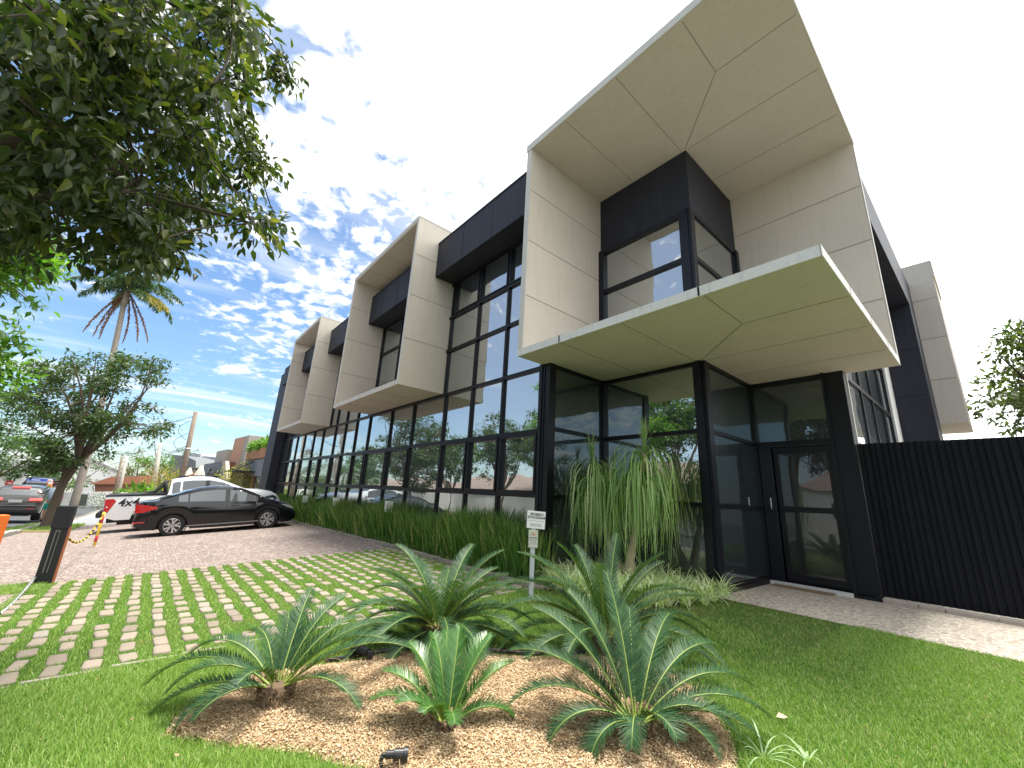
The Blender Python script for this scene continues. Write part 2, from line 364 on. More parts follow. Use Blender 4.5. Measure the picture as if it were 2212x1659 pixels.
PX0, PX1, PY0, PY1 = -8.9, -4.5, -0.95, 4.25         # stone and grass parking grid
sheet('driveway', -27.5, PX0, -3.0, 4.32, 0.0, COBBLE, 0.5)
sheet('pavement', PX0, -4.0, -3.0, PY0, 0.0, COBBLE, 0.5)
sheet('street', -125, 4.5, -11.5, -3.25, -0.008, ASPH, 1.0)
sheet('cross_street', 4.5, 14, -60, 60, -0.008, ASPH, 1.0)
sheet('neighbour_forecourt', -75, -27.5, -2.9, 4.9, 0.0, simple('pale forecourt', (0.42, 0.37, 0.33), 0.85, var=0.15, vs=2), 1.0)
sheet('asphalt_lane', -40, -27.6, -2.7, 1.2, 0.006, simple('light asphalt', (0.24, 0.25, 0.26), 0.85, var=0.12, vs=5), 1.0)
sheet('lawn_ground', -4.5, 4.2, -3.2, 6.3, 0.0, TURF, 0.3)
sheet('turf_between_stones', PX0, PX1, PY0, PY1, 0.0, TURF, 0.3)
sheet('entrance_walk', -2.86, 9, 6.3, 8.56, 0.004, MOSAIC, 0.4)
sheet('hedge_bed', -27, -4.5, 4.32, 5.0, 0.02, SOIL, 0.3)
sheet('planting_bed', -4.9, -2.9, 4.4, 6.5, 0.01, SOIL, 0.25)
# zebra crossing and lines in the streets
mb = MB()
for k in range(9):
    y = -3.4 + 0.75 * k
    mb.box(5.0, 9.0, y, y + 0.36, -0.20, -0.192)
for k in range(9):
    x = -3.6 + 0.8 * k; z = GZ(x, -7) ; mb.box(x, x + 0.38, -10.6, -7.2, z - 0.006, z + 0.002)
tag(mb.build('road_markings', PAINT), kind='structure')

# ---------------------------------------------------------------- the office building
OB = empty('office_building', (-5.1, 5.0, 0), 'two storey office building with beige concrete boxes, dark panels and mirror glass', 'building')
def part(mb, name, mats, parent=OB, **k):
    return local(mb, (-5.1, 5.0, 0)).build(name, mats, parent, **k)

SZ = (4.70, 5.83, 6.95)          # heights of the horizontal joints
def add_yseams(mb, x, s, y0, y1, zs):   # joints on a wall of constant x, s = side the face looks to
    for z in zs: mb.box(min(x, x + s * 0.003), max(x, x + s * 0.003), y0, y1, z - 0.006, z + 0.006, 1)
ZB, ZT, TH = 3.55, 8.05, 0.115

# corner box: roof slab, floor slab, left wall, back wall
mb = MB(); X0, X1, Y0, Y1 = -5.10, -0.75, 4.36, 8.70
mb.box(X0, X1, Y0, Y1, ZT - 0.14, ZT)
mb.box(X0, X1, Y0, Y1, ZB, ZB + TH)
mb.box(X0, X0 + TH, Y0 + 0.004, 6.56, ZB + TH, ZT - 0.14)
mb.box(-2.93, X1 - 0.004, 8.585, Y1, ZB + TH, ZT - 0.14)
add_yseams(mb, X0 + TH, 1, Y0 + 0.01, 6.55, SZ)
add_yseams(mb, X0, -1, Y0 + 0.01, 5.0, SZ)
for z in SZ: mb.box(X0 + 0.002, X0 + TH - 0.002, Y0 + 0.001, Y0 + 0.006, z - 0.006, z + 0.006, 1)
for z in SZ: mb.box(-2.92, X1 - 0.01, 8.582, 8.586, z - 0.006, z + 0.006, 1)
def flat_line(mb, a, b, z, wd=0.0045, up=False):
    a, b = np.array(a, float), np.array(b, float); d = (b - a) / np.linalg.norm(b - a); n = np.array([-d[1], d[0]]) * wd
    pts = [a - n, b - n, b + n, a + n]
    if up: mb.prism([tuple(q) for q in pts], z, z + 0.003, 1)
    else: mb.prism([tuple(q) for q in pts], z - 0.003, z, 1)
for z in (ZB, ZT - 0.14):
    for x in (-4.10, -3.0): flat_line(mb, (x, Y0 + 0.02), (x, 6.5), z)
    flat_line(mb, (-1.87, Y0 + 0.02), (-1.87, 5.45), z); flat_line(mb, (-1.87, 5.45), (X1 - 0.02, 5.45), z)
    flat_line(mb, (-1.87, 5.45), (-2.93, 6.52), z, 0.006)
    flat_line(mb, (-2.9, 6.55), (X1 - 0.02, 6.55), z); flat_line(mb, (-2.9, 7.70), (X1 - 0.02, 7.70), z)
part(mb, 'concrete_box', [CONC, SEAM], bevel=0.004)
# pale weathered edge strips of the corner box
mb = MB(); e = 0.004
mb.box(X0 - e, X1 + e, Y0 - 0.012, Y0, ZB - 0.001, ZB + TH + 0.006)
mb.box(X1, X1 + 0.012, Y0 - 0.012, Y1, ZB - 0.001, ZB + TH + 0.006)
for x in (-4.12, -1.92): mb.box(x - 0.012, x + 0.012, Y0 - 0.014, Y0 - 0.008, ZB + 0.004, ZB + TH + 0.002, 1)
for y in (5.45, 6.55, 7.70): mb.box(X1 + 0.010, X1 + 0.014, y - 0.006, y + 0.006, ZB + 0.004, ZB + TH + 0.002, 1)
part(mb, 'edge_strip', [FASC, SEAMD]); mb = MB()
mb.box(X0 - 0.02, X1 + 0.02, Y0 - 0.02, Y0 - 0.001, ZT - 0.14, ZT + 0.01); mb.box(X1 + 0.001, X1 + 0.02, Y0, Y1, ZT - 0.14, ZT + 0.01)
mb.box(X0 - e, X0 + TH, Y0 - 0.010, Y0, ZB + TH + 0.008, ZT - 0.145)
mb.box(X1, X1 + 0.010, 8.585, Y1, ZB + TH + 0.008, ZT - 0.145)
FASC2 = simple('pale trim', (0.60, 0.575, 0.53), 0.8, var=0.12, vs=9)
part(mb, 'edge_strip', FASC2)
# the flat frames further along the facade
def frame_box(x0, x1, y0):
    mb = MB()
    mb.box(x0, x1, y0, 5.05, ZT - 0.14, ZT); mb.box(x0, x1, y0, 5.05, ZB, ZB + TH)
    mb.box(x1 - TH, x1, y0, 5.02, ZB + TH, ZT - 0.14); mb.box(x0, x0 + TH, y0, 5.02, ZB + TH, ZT - 0.14)
    add_yseams(mb, x1, 1, y0 + 0.012, 5.0, SZ); add_yseams(mb, x0 + TH, 1, y0 + 0.012, 5.0, SZ)
    for x in (x0 + 1.1, x0 + 2.25, x0 + 3.35):
        flat_line(mb, (x, y0 + 0.02), (x, 5.0), ZB); flat_line(mb, (x, y0 + 0.02), (x, 5.0), ZT - 0.14)
    part(mb, 'concrete_box', [CONC, SEAM], bevel=0.004)
    mb = MB()
    mb.box(x0 - 0.004, x1 + 0.004, y0 - 0.011, y0, ZB, ZB + TH + 0.006); mb.box(x0 - 0.012, x1 + 0.012, y0 - 0.014, y0 - 0.001, ZT - 0.10, ZT + 0.01)
    mb.box(x1 - TH + 0.03, x1 + 0.003, y0 - 0.010, y0, ZB + TH + 0.008, ZT - 0.11); mb.box(x0 - 0.003, x0 + TH - 0.03, y0 - 0.010, y0, ZB + TH + 0.008, ZT - 0.11)
    mb.box(x1, x1 + 0.010, y0, 5.0, ZT - 0.03, ZT + 0.01)
    for x in np.arange(x0 + 0.6, x1, 0.75): mb.box(x - 0.004, x + 0.004, y0 - 0.0125, y0 - 0.010, ZB + 0.003, ZB + TH, 1)
    part(mb, 'edge_strip', [FASC2, SEAM])
frame_box(-13.10, -8.60, 3.80)
frame_box(-21.45, -17.30, 3.92)
# dark parapet bands
def band(x0, x1, js):
    mb = MB(); mb.box(x0, x1, 4.42, 5.03, 6.54, 7.50); mb.box(x0, x1, 4.405, 4.43, 7.50, 7.53)
    for x in js: mb.box(x - 0.006, x + 0.006, 4.417, 4.42, 6.545, 7.50, 1)
    mb.box(x0, x1, 5.031, 5.06, 6.5, 7.9 if x1 - x0 > 4 else 7.5)
    part(mb, 'parapet', [DARKP, SEAMD])
band(-8.60, -5.10, (-6.25, -7.40)); band(-12.98, -8.72, (-9.8, -10.9, -12.0)); band(-17.3, -13.1, (-14.2, -15.3, -16.4)); band(-21.33, -17.42, (-18.4, -19.5, -20.5)); band(-25.4, -21.45, (-22.6, -23.9))
# end wall fin
mb = MB(); mb.box(-26.8, -24.9, 4.55, 5.6, -0.3, 7.45); mb.box(-26.8, -24.9, 5.6, 17, -0.3, 7.4)
part(mb, 'end_wall', DARKP)
# room volume above the entrance; unseen dark box added behind glass to block light
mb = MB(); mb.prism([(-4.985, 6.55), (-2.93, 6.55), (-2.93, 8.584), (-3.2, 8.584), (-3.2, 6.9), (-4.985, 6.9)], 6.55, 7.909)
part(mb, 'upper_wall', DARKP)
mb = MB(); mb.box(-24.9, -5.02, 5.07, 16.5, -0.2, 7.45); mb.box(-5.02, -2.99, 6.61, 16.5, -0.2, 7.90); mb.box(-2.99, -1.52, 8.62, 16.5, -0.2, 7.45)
part(mb, 'light_block_core', BLACKM)

# curtain wall
XM = [-5.14, -6.22, -7.30, -8.42, -10.02, -11.40, -13.04, -14.19, -15.30, -16.40, -17.90, -19.21, -20.70, -22.0, -23.4, -24.8]
ZL = [0.12, 1.24, 2.34, 3.50]; ZU = [3.50, 4.64, 5.56, 6.50]
mb = MB()
def vbar(x, z0, z1, wd=0.055): mb.box(x - wd / 2, x + wd / 2, 4.955, 5.02, z0, z1)
for x in XM: vbar(x, 0, 3.50, 0.065)
for z in ZL: mb.box(-24.8, -5.1, 4.95 if z > 1 else 4.94, 5.015, z - 0.035, z + 0.035)
def span(x0, x1, xs_):
    for x in xs_: vbar(x, 3.50, 6.54)
    for z in ZU[1:]: mb.box(x0, x1, 4.951, 5.014, z - 0.033, z + 0.033)
span(-8.6, -5.10, (-6.22, -7.30, -8.50)); span(-17.3, -13.1, (-13.2, -14.19, -15.3, -16.4, -17.2)); span(-24.9, -21.45, (-22.0, -23.4, -24.8))
def span2(x0, x1, xs_):
    for x in xs_: vbar(x, 3.665, 6.54, 0.07)
    for z in (5.56, 6.48, 4.42): mb.box(x0, x1, 4.951, 5.014, z - 0.03, z + 0.03)
span2(-12.98, -8.72, (-8.76, -10.2, -11.5, -12.94)); span2(-21.33, -17.42, (-17.46, -18.7, -20.0, -21.29))
part(mb, 'mullions', FRAME)
# opening lights: an extra inner frame round some panes
def sash(x0, x1, z0, z1, t=0.045):
    mb = MB()
    for a in ((x0, x1, z0, z0 + t), (x0, x1, z1 - t, z1), (x0, x0 + t, z0 + t, z1 - t), (x1 - t, x1, z0 + t, z1 - t)):
        mb.box(a[0], a[1], 4.935, 5.004, a[2], a[3])
    part(mb, 'sash', FRAME)
for i in range(len(XM) - 1):
    if i % 4 != 3: sash(XM[i + 1] + 0.033, XM[i] - 0.033, 1.275, 2.305)
for a, b in ((-6.22, -5.14), (-7.30, -6.22), (-8.42, -7.30)):
    sash(a + 0.03, b - 0.03, 5.60, 6.46, 0.035)
def pane_y(x0, x1, z0, z1, y, m=GLASS):
    a = rng.normal(0, 0.0011, 2); mb = MB(); xa, za = (x0 + x1) / 2, (z0 + z1) / 2
    f = lambda x, z: (x, y + a[0] * (x - xa) + a[1] * (z - za), z)
    mb.quad(f(x0, z0), f(x1, z0), f(x1, z1), f(x0, z1)); part(mb, 'window_pane', m)
for i in range(len(XM) - 1):
    for k in range(3): pane_y(XM[i + 1], XM[i], ZL[k], ZL[k + 1], 5.0)
for a, b in ((-6.22, -5.05), (-7.30, -6.22), (-8.60, -7.30), (-14.19, -13.1), (-15.3, -14.19), (-16.4, -15.3), (-17.3, -16.4)):
    for k in range(3): pane_y(a, b, ZU[k], ZU[k + 1] + 0.04, 5.0)
for a, b in ((-10.2, -8.76), (-11.5, -10.2), (-12.94, -11.5), (-18.7, -17.46), (-20.0, -18.7), (-21.29, -20.0)):
    pane_y(a, b, 3.66, 5.56, 5.0); pane_y(a, b, 5.56, 6.54, 5.0)
# ground floor columns
mb = MB(); mb.box(-5.135, -5.065, 4.925, 5.06, 0, 3.55); mb.box(-5.02, -4.90, 4.96, 5.12, 0, 3.55); part(mb, 'column', FRAME)
mb = MB(); mb.box(-5.066, -5.019, 4.945, 5.07, 0, 3.55); part(mb, 'column', FRAMEB)
mb = MB(); mb.box(-3.07, -3.0, 6.50, 6.60, 0, 3.55); mb.box(-3.0, -2.93, 6.47, 6.62, 0, 3.55); mb.box(-2.93, -2.87, 6.52, 6.60, 0, 3.55); mb.box(-2.925, -2.875, 6.60, 6.68, 0, 3.55)
part(mb, 'column', FRAMEB)
# recess glazing: side at x=-4.93, front at y=6.55, side at x=-2.9, door wall at y=8.5
def pane_x(x, y0, y1, z0, z1, m):
    a = rng.normal(0, 0.0011, 2); mb = MB(); ya, za = (y0 + y1) / 2, (z0 + z1) / 2
    f = lambda y, z: (x + a[0] * (y - ya) + a[1] * (z - za), y, z)
    mb.quad(f(y0, z0), f(y1, z0), f(y1, z1), f(y0, z1)); part(mb, 'window_pane', m)
GF = [0.12, 1.23, 2.38, 3.52]
mb = MB()
for z in GF[1:3] + [3.515, 0.075]:
    mb.box(-4.955, -4.915, 5.12, 6.5, z - 0.035, z + 0.035); mb.box(-4.95, -3.07, 6.51, 6.57, z - 0.036, z + 0.036)
    mb.box(-2.93, -2.88, 6.68, 8.48, z - 0.035, z + 0.035)
mb.box(-4.99, -4.88, 6.46, 6.58, 0, 3.55); mb.box(-2.95, -2.865, 8.42, 8.52, 0.0, 3.55)
mb.box(-2.865, -1.7, 8.47, 8.53, 2.345, 2.42); mb.box(-2.865, -1.46, 8.47, 8.53, 3.46, 3.55); mb.box(-2.93, -2.86, 6.62, 8.48, 0.0, 0.07)
part(mb, 'mullions', FRAME)
for k in range(3):
    pane_x(-4.935, 5.1, 6.5, GF[k], GF[k + 1], GLASS_D); pane_y(-4.95, -3.05, GF[k], GF[k + 1], 6.54, GLASS if k else GLASS_D); pane_x(-2.905, 6.65, 8.48, GF[k], GF[k + 1], GLASS_D)
pane_y(-2.87, -1.72, 2.38, 3.5, 8.51, GLASS_D)
# dark wall beside the door
mb = MB(); mb.box(-1.74, -1.70, 8.40, 8.55, 0.05, 3.55); mb.box(-1.70, -1.44, 8.46, 8.62, 0.06, 3.55)
mb.box(-1.76, -1.42, 8.38, 8.5, 0.0, 0.05, 0)
part(mb, 'side_panel', simple('near black panel', (0.008, 0.010, 0.014), 0.5, spec=0.25))
# upper corner window
mb = MB()
for z in (6.50, 5.54, 3.70):
    mb.box(-4.985, -3.11, 6.49, 6.57, z - 0.04, z + 0.04); mb.box(-2.96, -2.9, 6.62, 8.56, z - 0.04, z + 0.04)
mb.box(-4.99, -4.86, 6.47, 6.58, 3.66, 6.55); mb.box(-3.12, -2.955, 6.46, 6.6, 3.66, 6.545); mb.box(-2.954, -2.895, 6.48, 6.62, 3.66, 6.54)
mb.box(-2.97, -2.87, 8.45, 8.59, 3.66, 6.55)
part(mb, 'mullions', FRAMEB)
for a, b in ((3.66, 5.54), (5.54, 6.50)):
    pane_y(-4.88, -3.1, a, b, 6.545, GLASS); pane_x(-2.93, 6.6, 8.5, a, b, GLASS)
# entrance door
DR = MB()
for a in ((-2.62, -2.56, 0.10, 2.30), (-1.83, -1.76, 0.10, 2.30), (-2.56, -1.83, 2.20, 2.30), (-2.56, -1.83, 0.10, 0.2), (-2.56, -1.83, 1.20, 1.29)):
    DR.box(a[0], a[1], 8.455, 8.505, a[2], a[3])
door = part(DR, 'door', FRAME)
mb = MB().box(-2.86, -2.65, 8.46, 8.53, 0.06, 2.345); part(mb, 'door_frame', FRAMEB)
mb = MB().box(-1.76, -1.74, 8.45, 8.53, 0.06, 2.345).box(-2.65, -1.76, 8.45, 8.53, 2.31, 2.345); part(mb, 'door_frame', FRAMEB)
for z0, z1 in ((0.2, 1.2), (1.29, 2.2)):
    mb = MB().quad((-2.56, 8.49, z0), (-1.83, 8.488, z0), (-1.83, 8.49, z1), (-2.56, 8.492, z1)); part(mb, 'glass', GLASS_K, door)
mb = MB().box(-2.735, -2.72, 8.41, 8.425, 1.22, 1.42).box(-2.735, -2.72, 8.42, 8.46, 1.235, 1.25).box(-2.735, -2.72, 8.42, 8.46, 1.39, 1.405); part(mb, 'handle', CHROME, door)
mb = MB().box(-2.745, -2.71, 8.452, 8.46, 1.2, 1.44); part(mb, 'lock_plate', BLACKM, door)
mb = MB().box(-2.9, -1.74, 8.36, 8.46, 0.0, 0.055); part(mb, 'threshold', FASC)
# flank of the building to the right
mb = MB()
for y in (8.72, 9.83, 10.85, 12.0, 12.98): mb.box(-1.50, -1.44, y - 0.03, y + 0.03, 0, 7.0)
for z in (2.34, 3.50, 4.64, 5.8): mb.box(-1.50, -1.435, 8.72, 12.98, z - 0.035, z + 0.035)
part(mb, 'mullions', FRAME)
mb = MB().box(-1.47, -1.425, 8.655, 8.70, 2.0, 3.55); part(mb, 'edge_strip', FASC)
ys_ = [8.72, 9.83, 10.85, 12.0, 12.98]
for i in range(4):
    for z0, z1 in ((1.2, 2.34), (2.34, 3.5), (3.5, 4.64), (4.64, 6.5)): pane_x(-1.47, ys_[i], ys_[i + 1], z0, z1, GLASS)
mb = MB().box(-1.6, -1.40, 13.0, 13.76, 0, 6.5); part(mb, 'pilaster', simple('white plaster', (0.72, 0.71, 0.68), 0.8, var=0.06))
mb = MB(); mb.box(-1.52, -0.77, 8.74, 13.76, 6.50, 7.50); mb.box(-1.6, -0.77, 13.76, 14.90, 0, 7.50)
for z in (1.8, 2.95, 4.1, 5.3): mb.box(-1.39, -0.79, 13.757, 13.76, z - 0.006, z + 0.006, 1)
part(mb, 'side_frame', [DARKP, SEAMD])
mb = MB(); mb.box(-1.5, -0.27, 14.9, 16.8, ZB, ZT)
for z in SZ: mb.box(-0.78, -0.30, 14.897, 14.9, z - 0.006, z + 0.006, 1)
mb.box(-0.275, -0.24, 14.9, 16.8, ZT - 0.5, ZT)
part(mb, 'concrete_box', [CONC, SEAM], bevel=0.004)
# reflection of a rooftop sign, put on the far panes as raised white letters
rp = on_y((664, 977), 4.965)
text_mesh('lettering', 'RITGT', 0.30, WHITE, (rp[0] + 5.1, -0.035, rp[2]), (R_(90), 0, 0), OB, 0.006, bold=0.006)

# ---------------------------------------------------------------- black ribbed fence
mb = MB(); n = int(8.4 / 0.075)
prof = []
for k in range(n):
    x = -1.43 + k * 0.075; j_ = random.uniform(-0.006, 0.006); prof += [(x, 8.53), (x + 0.014 + j_, 8.514 + j_ * 0.5), (x + 0.048 + j_, 8.512), (x + 0.060 + j_, 8.53)]
prof += [(-1.43 + n * 0.075, 8.53), (-1.43 + n * 0.075, 8.60), (-1.43, 8.60)]
V = [(x, y, 0.07) for x, y in prof] + [(x, y, 2.31) for x, y in prof]; m = len(prof)
mb.add(V, [(i, (i + 1) % m, m + (i + 1) % m, m + i) for i in range(m)] + [tuple(range(m, 2 * m))])
FEN = simple('black ribbed cladding', (0.006, 0.007, 0.011), 0.7, var=0.5, vs=5, bump=0.5, bs=40, spec=0.2)
tag(mb.build('fence', FEN), 'tall black fence of vertical ribbed cladding right of the entrance door', 'fence')
mb = MB()
x = -1.42
while x < 7:
    l = random.uniform(0.25, 0.5); o = random.uniform(-0.012, 0.012); mb.box(x, x + l - 0.008, 8.40 + o, 8.53, 0.0, 0.055 + random.uniform(-0.008, 0.008)); x += l
tag(mb.build('kerb', simple('rough pink kerb stone', (0.46, 0.39, 0.34), 0.9, var=0.25, vs=12, bump=0.8, bs=25), bevel=0.01), kind='structure')
# doormat
mb = MB().box(-2.78, -1.95, 8.16, 8.34, 0.006, 0.026)
def mat_fibre():
    t = MT('coir mat'); p = t.obj(); a = t.noise(p, 160, 3); b = t.noise(p, 6, 4)
    c = t.mix(a, (0.16, 0.10, 0.05), (0.32, 0.22, 0.13)); c = t.mix(t.math('MULTIPLY', b, 0.4), c, (0.36, 0.29, 0.22)); return t.done(t.bsdf(c, 0.95, normal=t.bump(a, 0.8, 0.004), spec=0.1))
tag(mb.build('doormat', mat_fibre(), bevel=0.004), 'long brown coir doormat lying in front of the dark entrance door', 'doormat')
# stone kerb along the hedge bed, cast edge strips of the stone grid
KST = simple('cut kerb stone', (0.33, 0.275, 0.24), 0.9, var=0.25, vs=9, bump=0.9, bs=22)
def stone_row(p0, p1, wd, h, name='kerb', l0=0.14, l1=0.26, mat=KST, sink=0.05):
    mb = MB(); p0 = np.array(p0, float); p1 = np.array(p1, float); Ln = np.linalg.norm(p1 - p0); d = (p1 - p0) / Ln; nn = np.array([-d[1], d[0]]); s = 0
    while s < Ln:
        l = min(random.uniform(l0, l1), Ln - s + 0.02); a = p0 + d * s + nn * random.uniform(-0.006, 0.006); b = a + d * (l - 0.008); hh = h * random.uniform(0.8, 1.15)
        q = [a - nn * wd / 2, b - nn * wd / 2, b + nn * wd / 2, a + nn * wd / 2]; z = GZ(*((a + b) / 2)); mb.prism([tuple(v) for v in q], z - sink, z + hh); s += l
    return tag(mb.build(name, mat, bevel=0.006), kind='structure')
stone_row((-27, 4.33), (-4.5, 4.33), 0.10, 0.055)
stone_row((PX1, -1.0), (PX1, 4.28), 0.035, 0.006, l0=0.2, l1=0.5)
stone_row((-4.5, 4.36), (-3.9, 4.75), 0.06, 0.03)
stone_row((-27, -3.12), (-18.5, -3.12), 0.16, 0.10, l0=0.8, l1=1.0, mat=simple('concrete kerb', (0.36, 0.34, 0.31), 0.9))
# ---------------------------------------------------------------- plants: shared builders
def in_poly(P, poly):
    x, y = P[:, 0], P[:, 1]; r = np.zeros(len(P), bool); n = len(poly)
    for i in range(n):
        x0, y0 = poly[i]; x1, y1 = poly[(i + 1) % n]
        c = ((y0 > y) != (y1 > y)) & (x < (x1 - x0) * (y - y0) / (y1 - y0 + 1e-12) + x0); r ^= c
    return r
def ribbons(P, az, e0, dth, Ln, W, k=5, pw=1.3, taper=0.9, twist=0.0, knee=1.0):
    """strap leaves: start at P, leave at elevation e0 and bend down by dth over their length"""
    n = len(P); P = np.asarray(P, float); az = np.broadcast_to(az, n); e0 = np.broadcast_to(e0, n); dth = np.broadcast_to(dth, n); Ln = np.broadcast_to(Ln, n); W = np.broadcast_to(W, n)
    A = np.stack([np.cos(az), np.sin(az), np.zeros(n)], 1); S = np.stack([-np.sin(az), np.cos(az), np.zeros(n)], 1)
    if np.any(twist): 
        tw = np.broadcast_to(twist, n)[:, None]; S = S * np.cos(tw) + A * np.sin(tw)
    out = []; p = P.copy()
    for j in range(k + 1):
        t = j / k; wd = W * (1 - taper * t ** 2.2) * (0.75 + 0.5 * min(t * 3, 1) * 0.5)
        out.append(p - S * wd[:, None] / 2); out.append(p + S * wd[:, None] / 2)
        e = e0 - dth * min(1.0, (j + 0.5) / k / knee) ** pw
        p = p + (A * np.cos(e)[:, None] + np.array([0, 0, 1.0]) * np.sin(e)[:, None]) * (Ln / k)[:, None]
    V = np.stack(out, 1).reshape(-1, 3); m = 2 * (k + 1); b = np.arange(n)[:, None] * m
    F = np.concatenate([b + np.array([[2 * j, 2 * j + 1, 2 * j + 3, 2 * j + 2]]) for j in range(k)], 0)
    return V, F
def merge(parts):
    V = []; F = []; o = 0
    for v, f in parts: V.append(v); F.append(f + o); o += len(v)
    return np.concatenate(V), np.concatenate(F)
def leaf_cloud(P, D, Nn, Ls, Ws):
    """folded leaves: base P, pointing along D, face normal Nn"""
    D = D / np.linalg.norm(D, axis=1, keepdims=True); S = np.cross(D, Nn); S /= np.linalg.norm(S, axis=1, keepdims=True) + 1e-9; U = np.cross(S, D)
    L_ = Ls[:, None]; W_ = Ws[:, None]
    v0 = P; v1 = P + D * L_ * 0.45 + S * W_ * 0.5 + U * W_ * 0.18; v2 = P + D * L_ - U * L_ * 0.10; v3 = P + D * L_ * 0.45 - S * W_ * 0.5 + U * W_ * 0.18; v4 = P + D * L_ * 0.5
    V = np.stack([v0, v1, v2, v3, v4], 1).reshape(-1, 3); b = np.arange(len(P))[:, None] * 5
    return V, np.concatenate([b + np.array([[0, 1, 2, 4]]), b + np.array([[0, 4, 2, 3]])], 0)
def leaf_fine(P, D, Nn, Ls, Ws):
    """larger leaves with a pointed tip, a fold along the midrib and a downward curl"""
    D = D / np.linalg.norm(D, axis=1, keepdims=True); S = np.cross(D, Nn); S /= np.linalg.norm(S, axis=1, keepdims=True) + 1e-9; U = np.cross(S, D); L_ = Ls[:, None]; W_ = Ws[:, None]; cv = rng.uniform(0.05, 0.4, (len(P), 1))
    c = lambda t: P + D * L_ * t - U * L_ * cv * t * t
    rows = [c(0.0), c(0.30), c(0.62), c(1.0)]; e1 = S * W_ * 0.5 + U * W_ * 0.2; e2 = -S * W_ * 0.5 + U * W_ * 0.2
    V = np.stack([rows[0], rows[1] + e1, rows[1], rows[1] + e2, rows[2] + e1 * 0.78, rows[2], rows[2] + e2 * 0.78, rows[3]], 1).reshape(-1, 3); b = np.arange(len(P))[:, None] * 8
    return V, np.concatenate([b + np.array([q]) for q in ([0, 1, 2], [0, 2, 3], [1, 4, 5], [1, 5, 2], [2, 5, 6], [2, 6, 3], [4, 7, 5], [5, 7, 6])], 0)
def rand_dirs(n):
    d = rng.normal(size=(n, 3)); return d / np.linalg.norm(d, axis=1, keepdims=True)

# ---------------------------------------------------------------- stones set in grass
STONES = MT('granite sett'); p = STONES.obj(); g_ = STONES.n('ShaderNodeNewGeometry')
c = STONES.ramp(g_.outputs['Random Per Island'], [(0, (0.24, 0.20, 0.16)), (0.4, (0.32, 0.27, 0.215)), (0.8, (0.38, 0.315, 0.25)), (1, (0.34, 0.31, 0.285))])
nz_ = STONES.noise(p, 22, 6, 0.7); c = STONES.mix(STONES.math('MULTIPLY', nz_, 0.5), c, (0.22, 0.18, 0.13))
STONES = STONES.done(STONES.bsdf(c, 0.9, normal=STONES.bump(nz_, 0.7, 0.012), spec=0.15))
stones = []; ring = 8; OCT = [(1, -.72), (1, .72), (.82, 1), (-.82, 1), (-1, .72), (-1, -.72), (-.82, -1), (.82, -1)]
Vs = []; Fs = []; o = 0
for iy in range(26):
    y = PY0 + 0.10 + iy * 0.2
    if y > PY1 - 0.06: break
    ox = random.uniform(-0.05, 0.05)
    for ix in range(15):
        x = PX0 + 0.16 + ix * 0.293 + ox + random.uniform(-0.02, 0.02)
        if x > PX1 - 0.1: continue
        if random.random() < 0.03: continue
        yy = y + random.uniform(-0.012, 0.012); a = 0.100 * random.uniform(0.75, 1.15); b = 0.054 * random.uniform(0.78, 1.12); z = GZ(x, yy) + random.uniform(0.004, 0.016); rz = random.uniform(-0.12, 0.12)
        stones.append((x, yy, a, b)); lay = []; wob = [random.uniform(-0.15, 0.05) for _ in range(ring)]
        for (sc_, dz) in ((1.0, -0.03), (1.0, 0.0), (0.93, 0.006), (0.6, 0.008)):
            for j in range(ring):
                ct, st = OCT[j]; k = 1 + wob[j]
                px, py = a * k * ct * sc_, b * k * st * sc_; lay.append((x + px * math.cos(rz) - py * math.sin(rz), yy + px * math.sin(rz) + py * math.cos(rz), z + dz))
        Vs += lay
        for r in range(3):
            for j in range(ring): Fs.append((o + r * ring + j, o + r * ring + (j + 1) % ring, o + (r + 1) * ring + (j + 1) % ring, o + (r + 1) * ring + j))
        t3 = o + 3 * ring; Fs += [(t3, t3 + 1, t3 + 2, t3 + 3), (t3, t3 + 3, t3 + 4, t3 + 7), (t3 + 4, t3 + 5, t3 + 6, t3 + 7)]
        o += 4 * ring
tag(fast('paving_stones', Vs, Fs, STONES, smooth=True), kind='structure')
SA = np.array(stones)

# ---------------------------------------------------------------- mulch bed
bed_px = [(352, 1592), (385, 1545), (470, 1500), (560, 1455), (690, 1442), (760, 1432), (870, 1412), (1000, 1414), (1150, 1424), (1250, 1420), (1330, 1424), (1440, 1452), (1500, 1490), (1560, 1560), (1590, 1620), (1600, 1700), (1500, 1790), (1200, 1800), (950, 1740), (780, 1672), (640, 1630), (480, 1612)]
BED = [tuple(ground_pt(p)[:2]) for p in bed_px]; BEDA = np.array(BED); bc = BEDA.mean(0)
def bed_h(x, y):
    P = np.stack([np.ravel(x), np.ravel(y)], 1); ins = in_poly(P, BED)
    d = np.full(len(P), 9.0)
    for i in range(len(BED)):
        a, b = BEDA[i], BEDA[(i + 1) % len(BED)]; ab = b - a; t = np.clip(((P - a) @ ab) / (ab @ ab), 0, 1); d = np.minimum(d, np.linalg.norm(P - a - t[:, None] * ab, axis=1))
    return np.where(ins, 0.045 * np.clip(d / 0.25, 0, 1) ** 0.6 + 0.012 * np.sin(P[:, 0] * 7) * np.sin(P[:, 1] * 6) * np.clip(d / 0.3, 0, 1), -0.03)
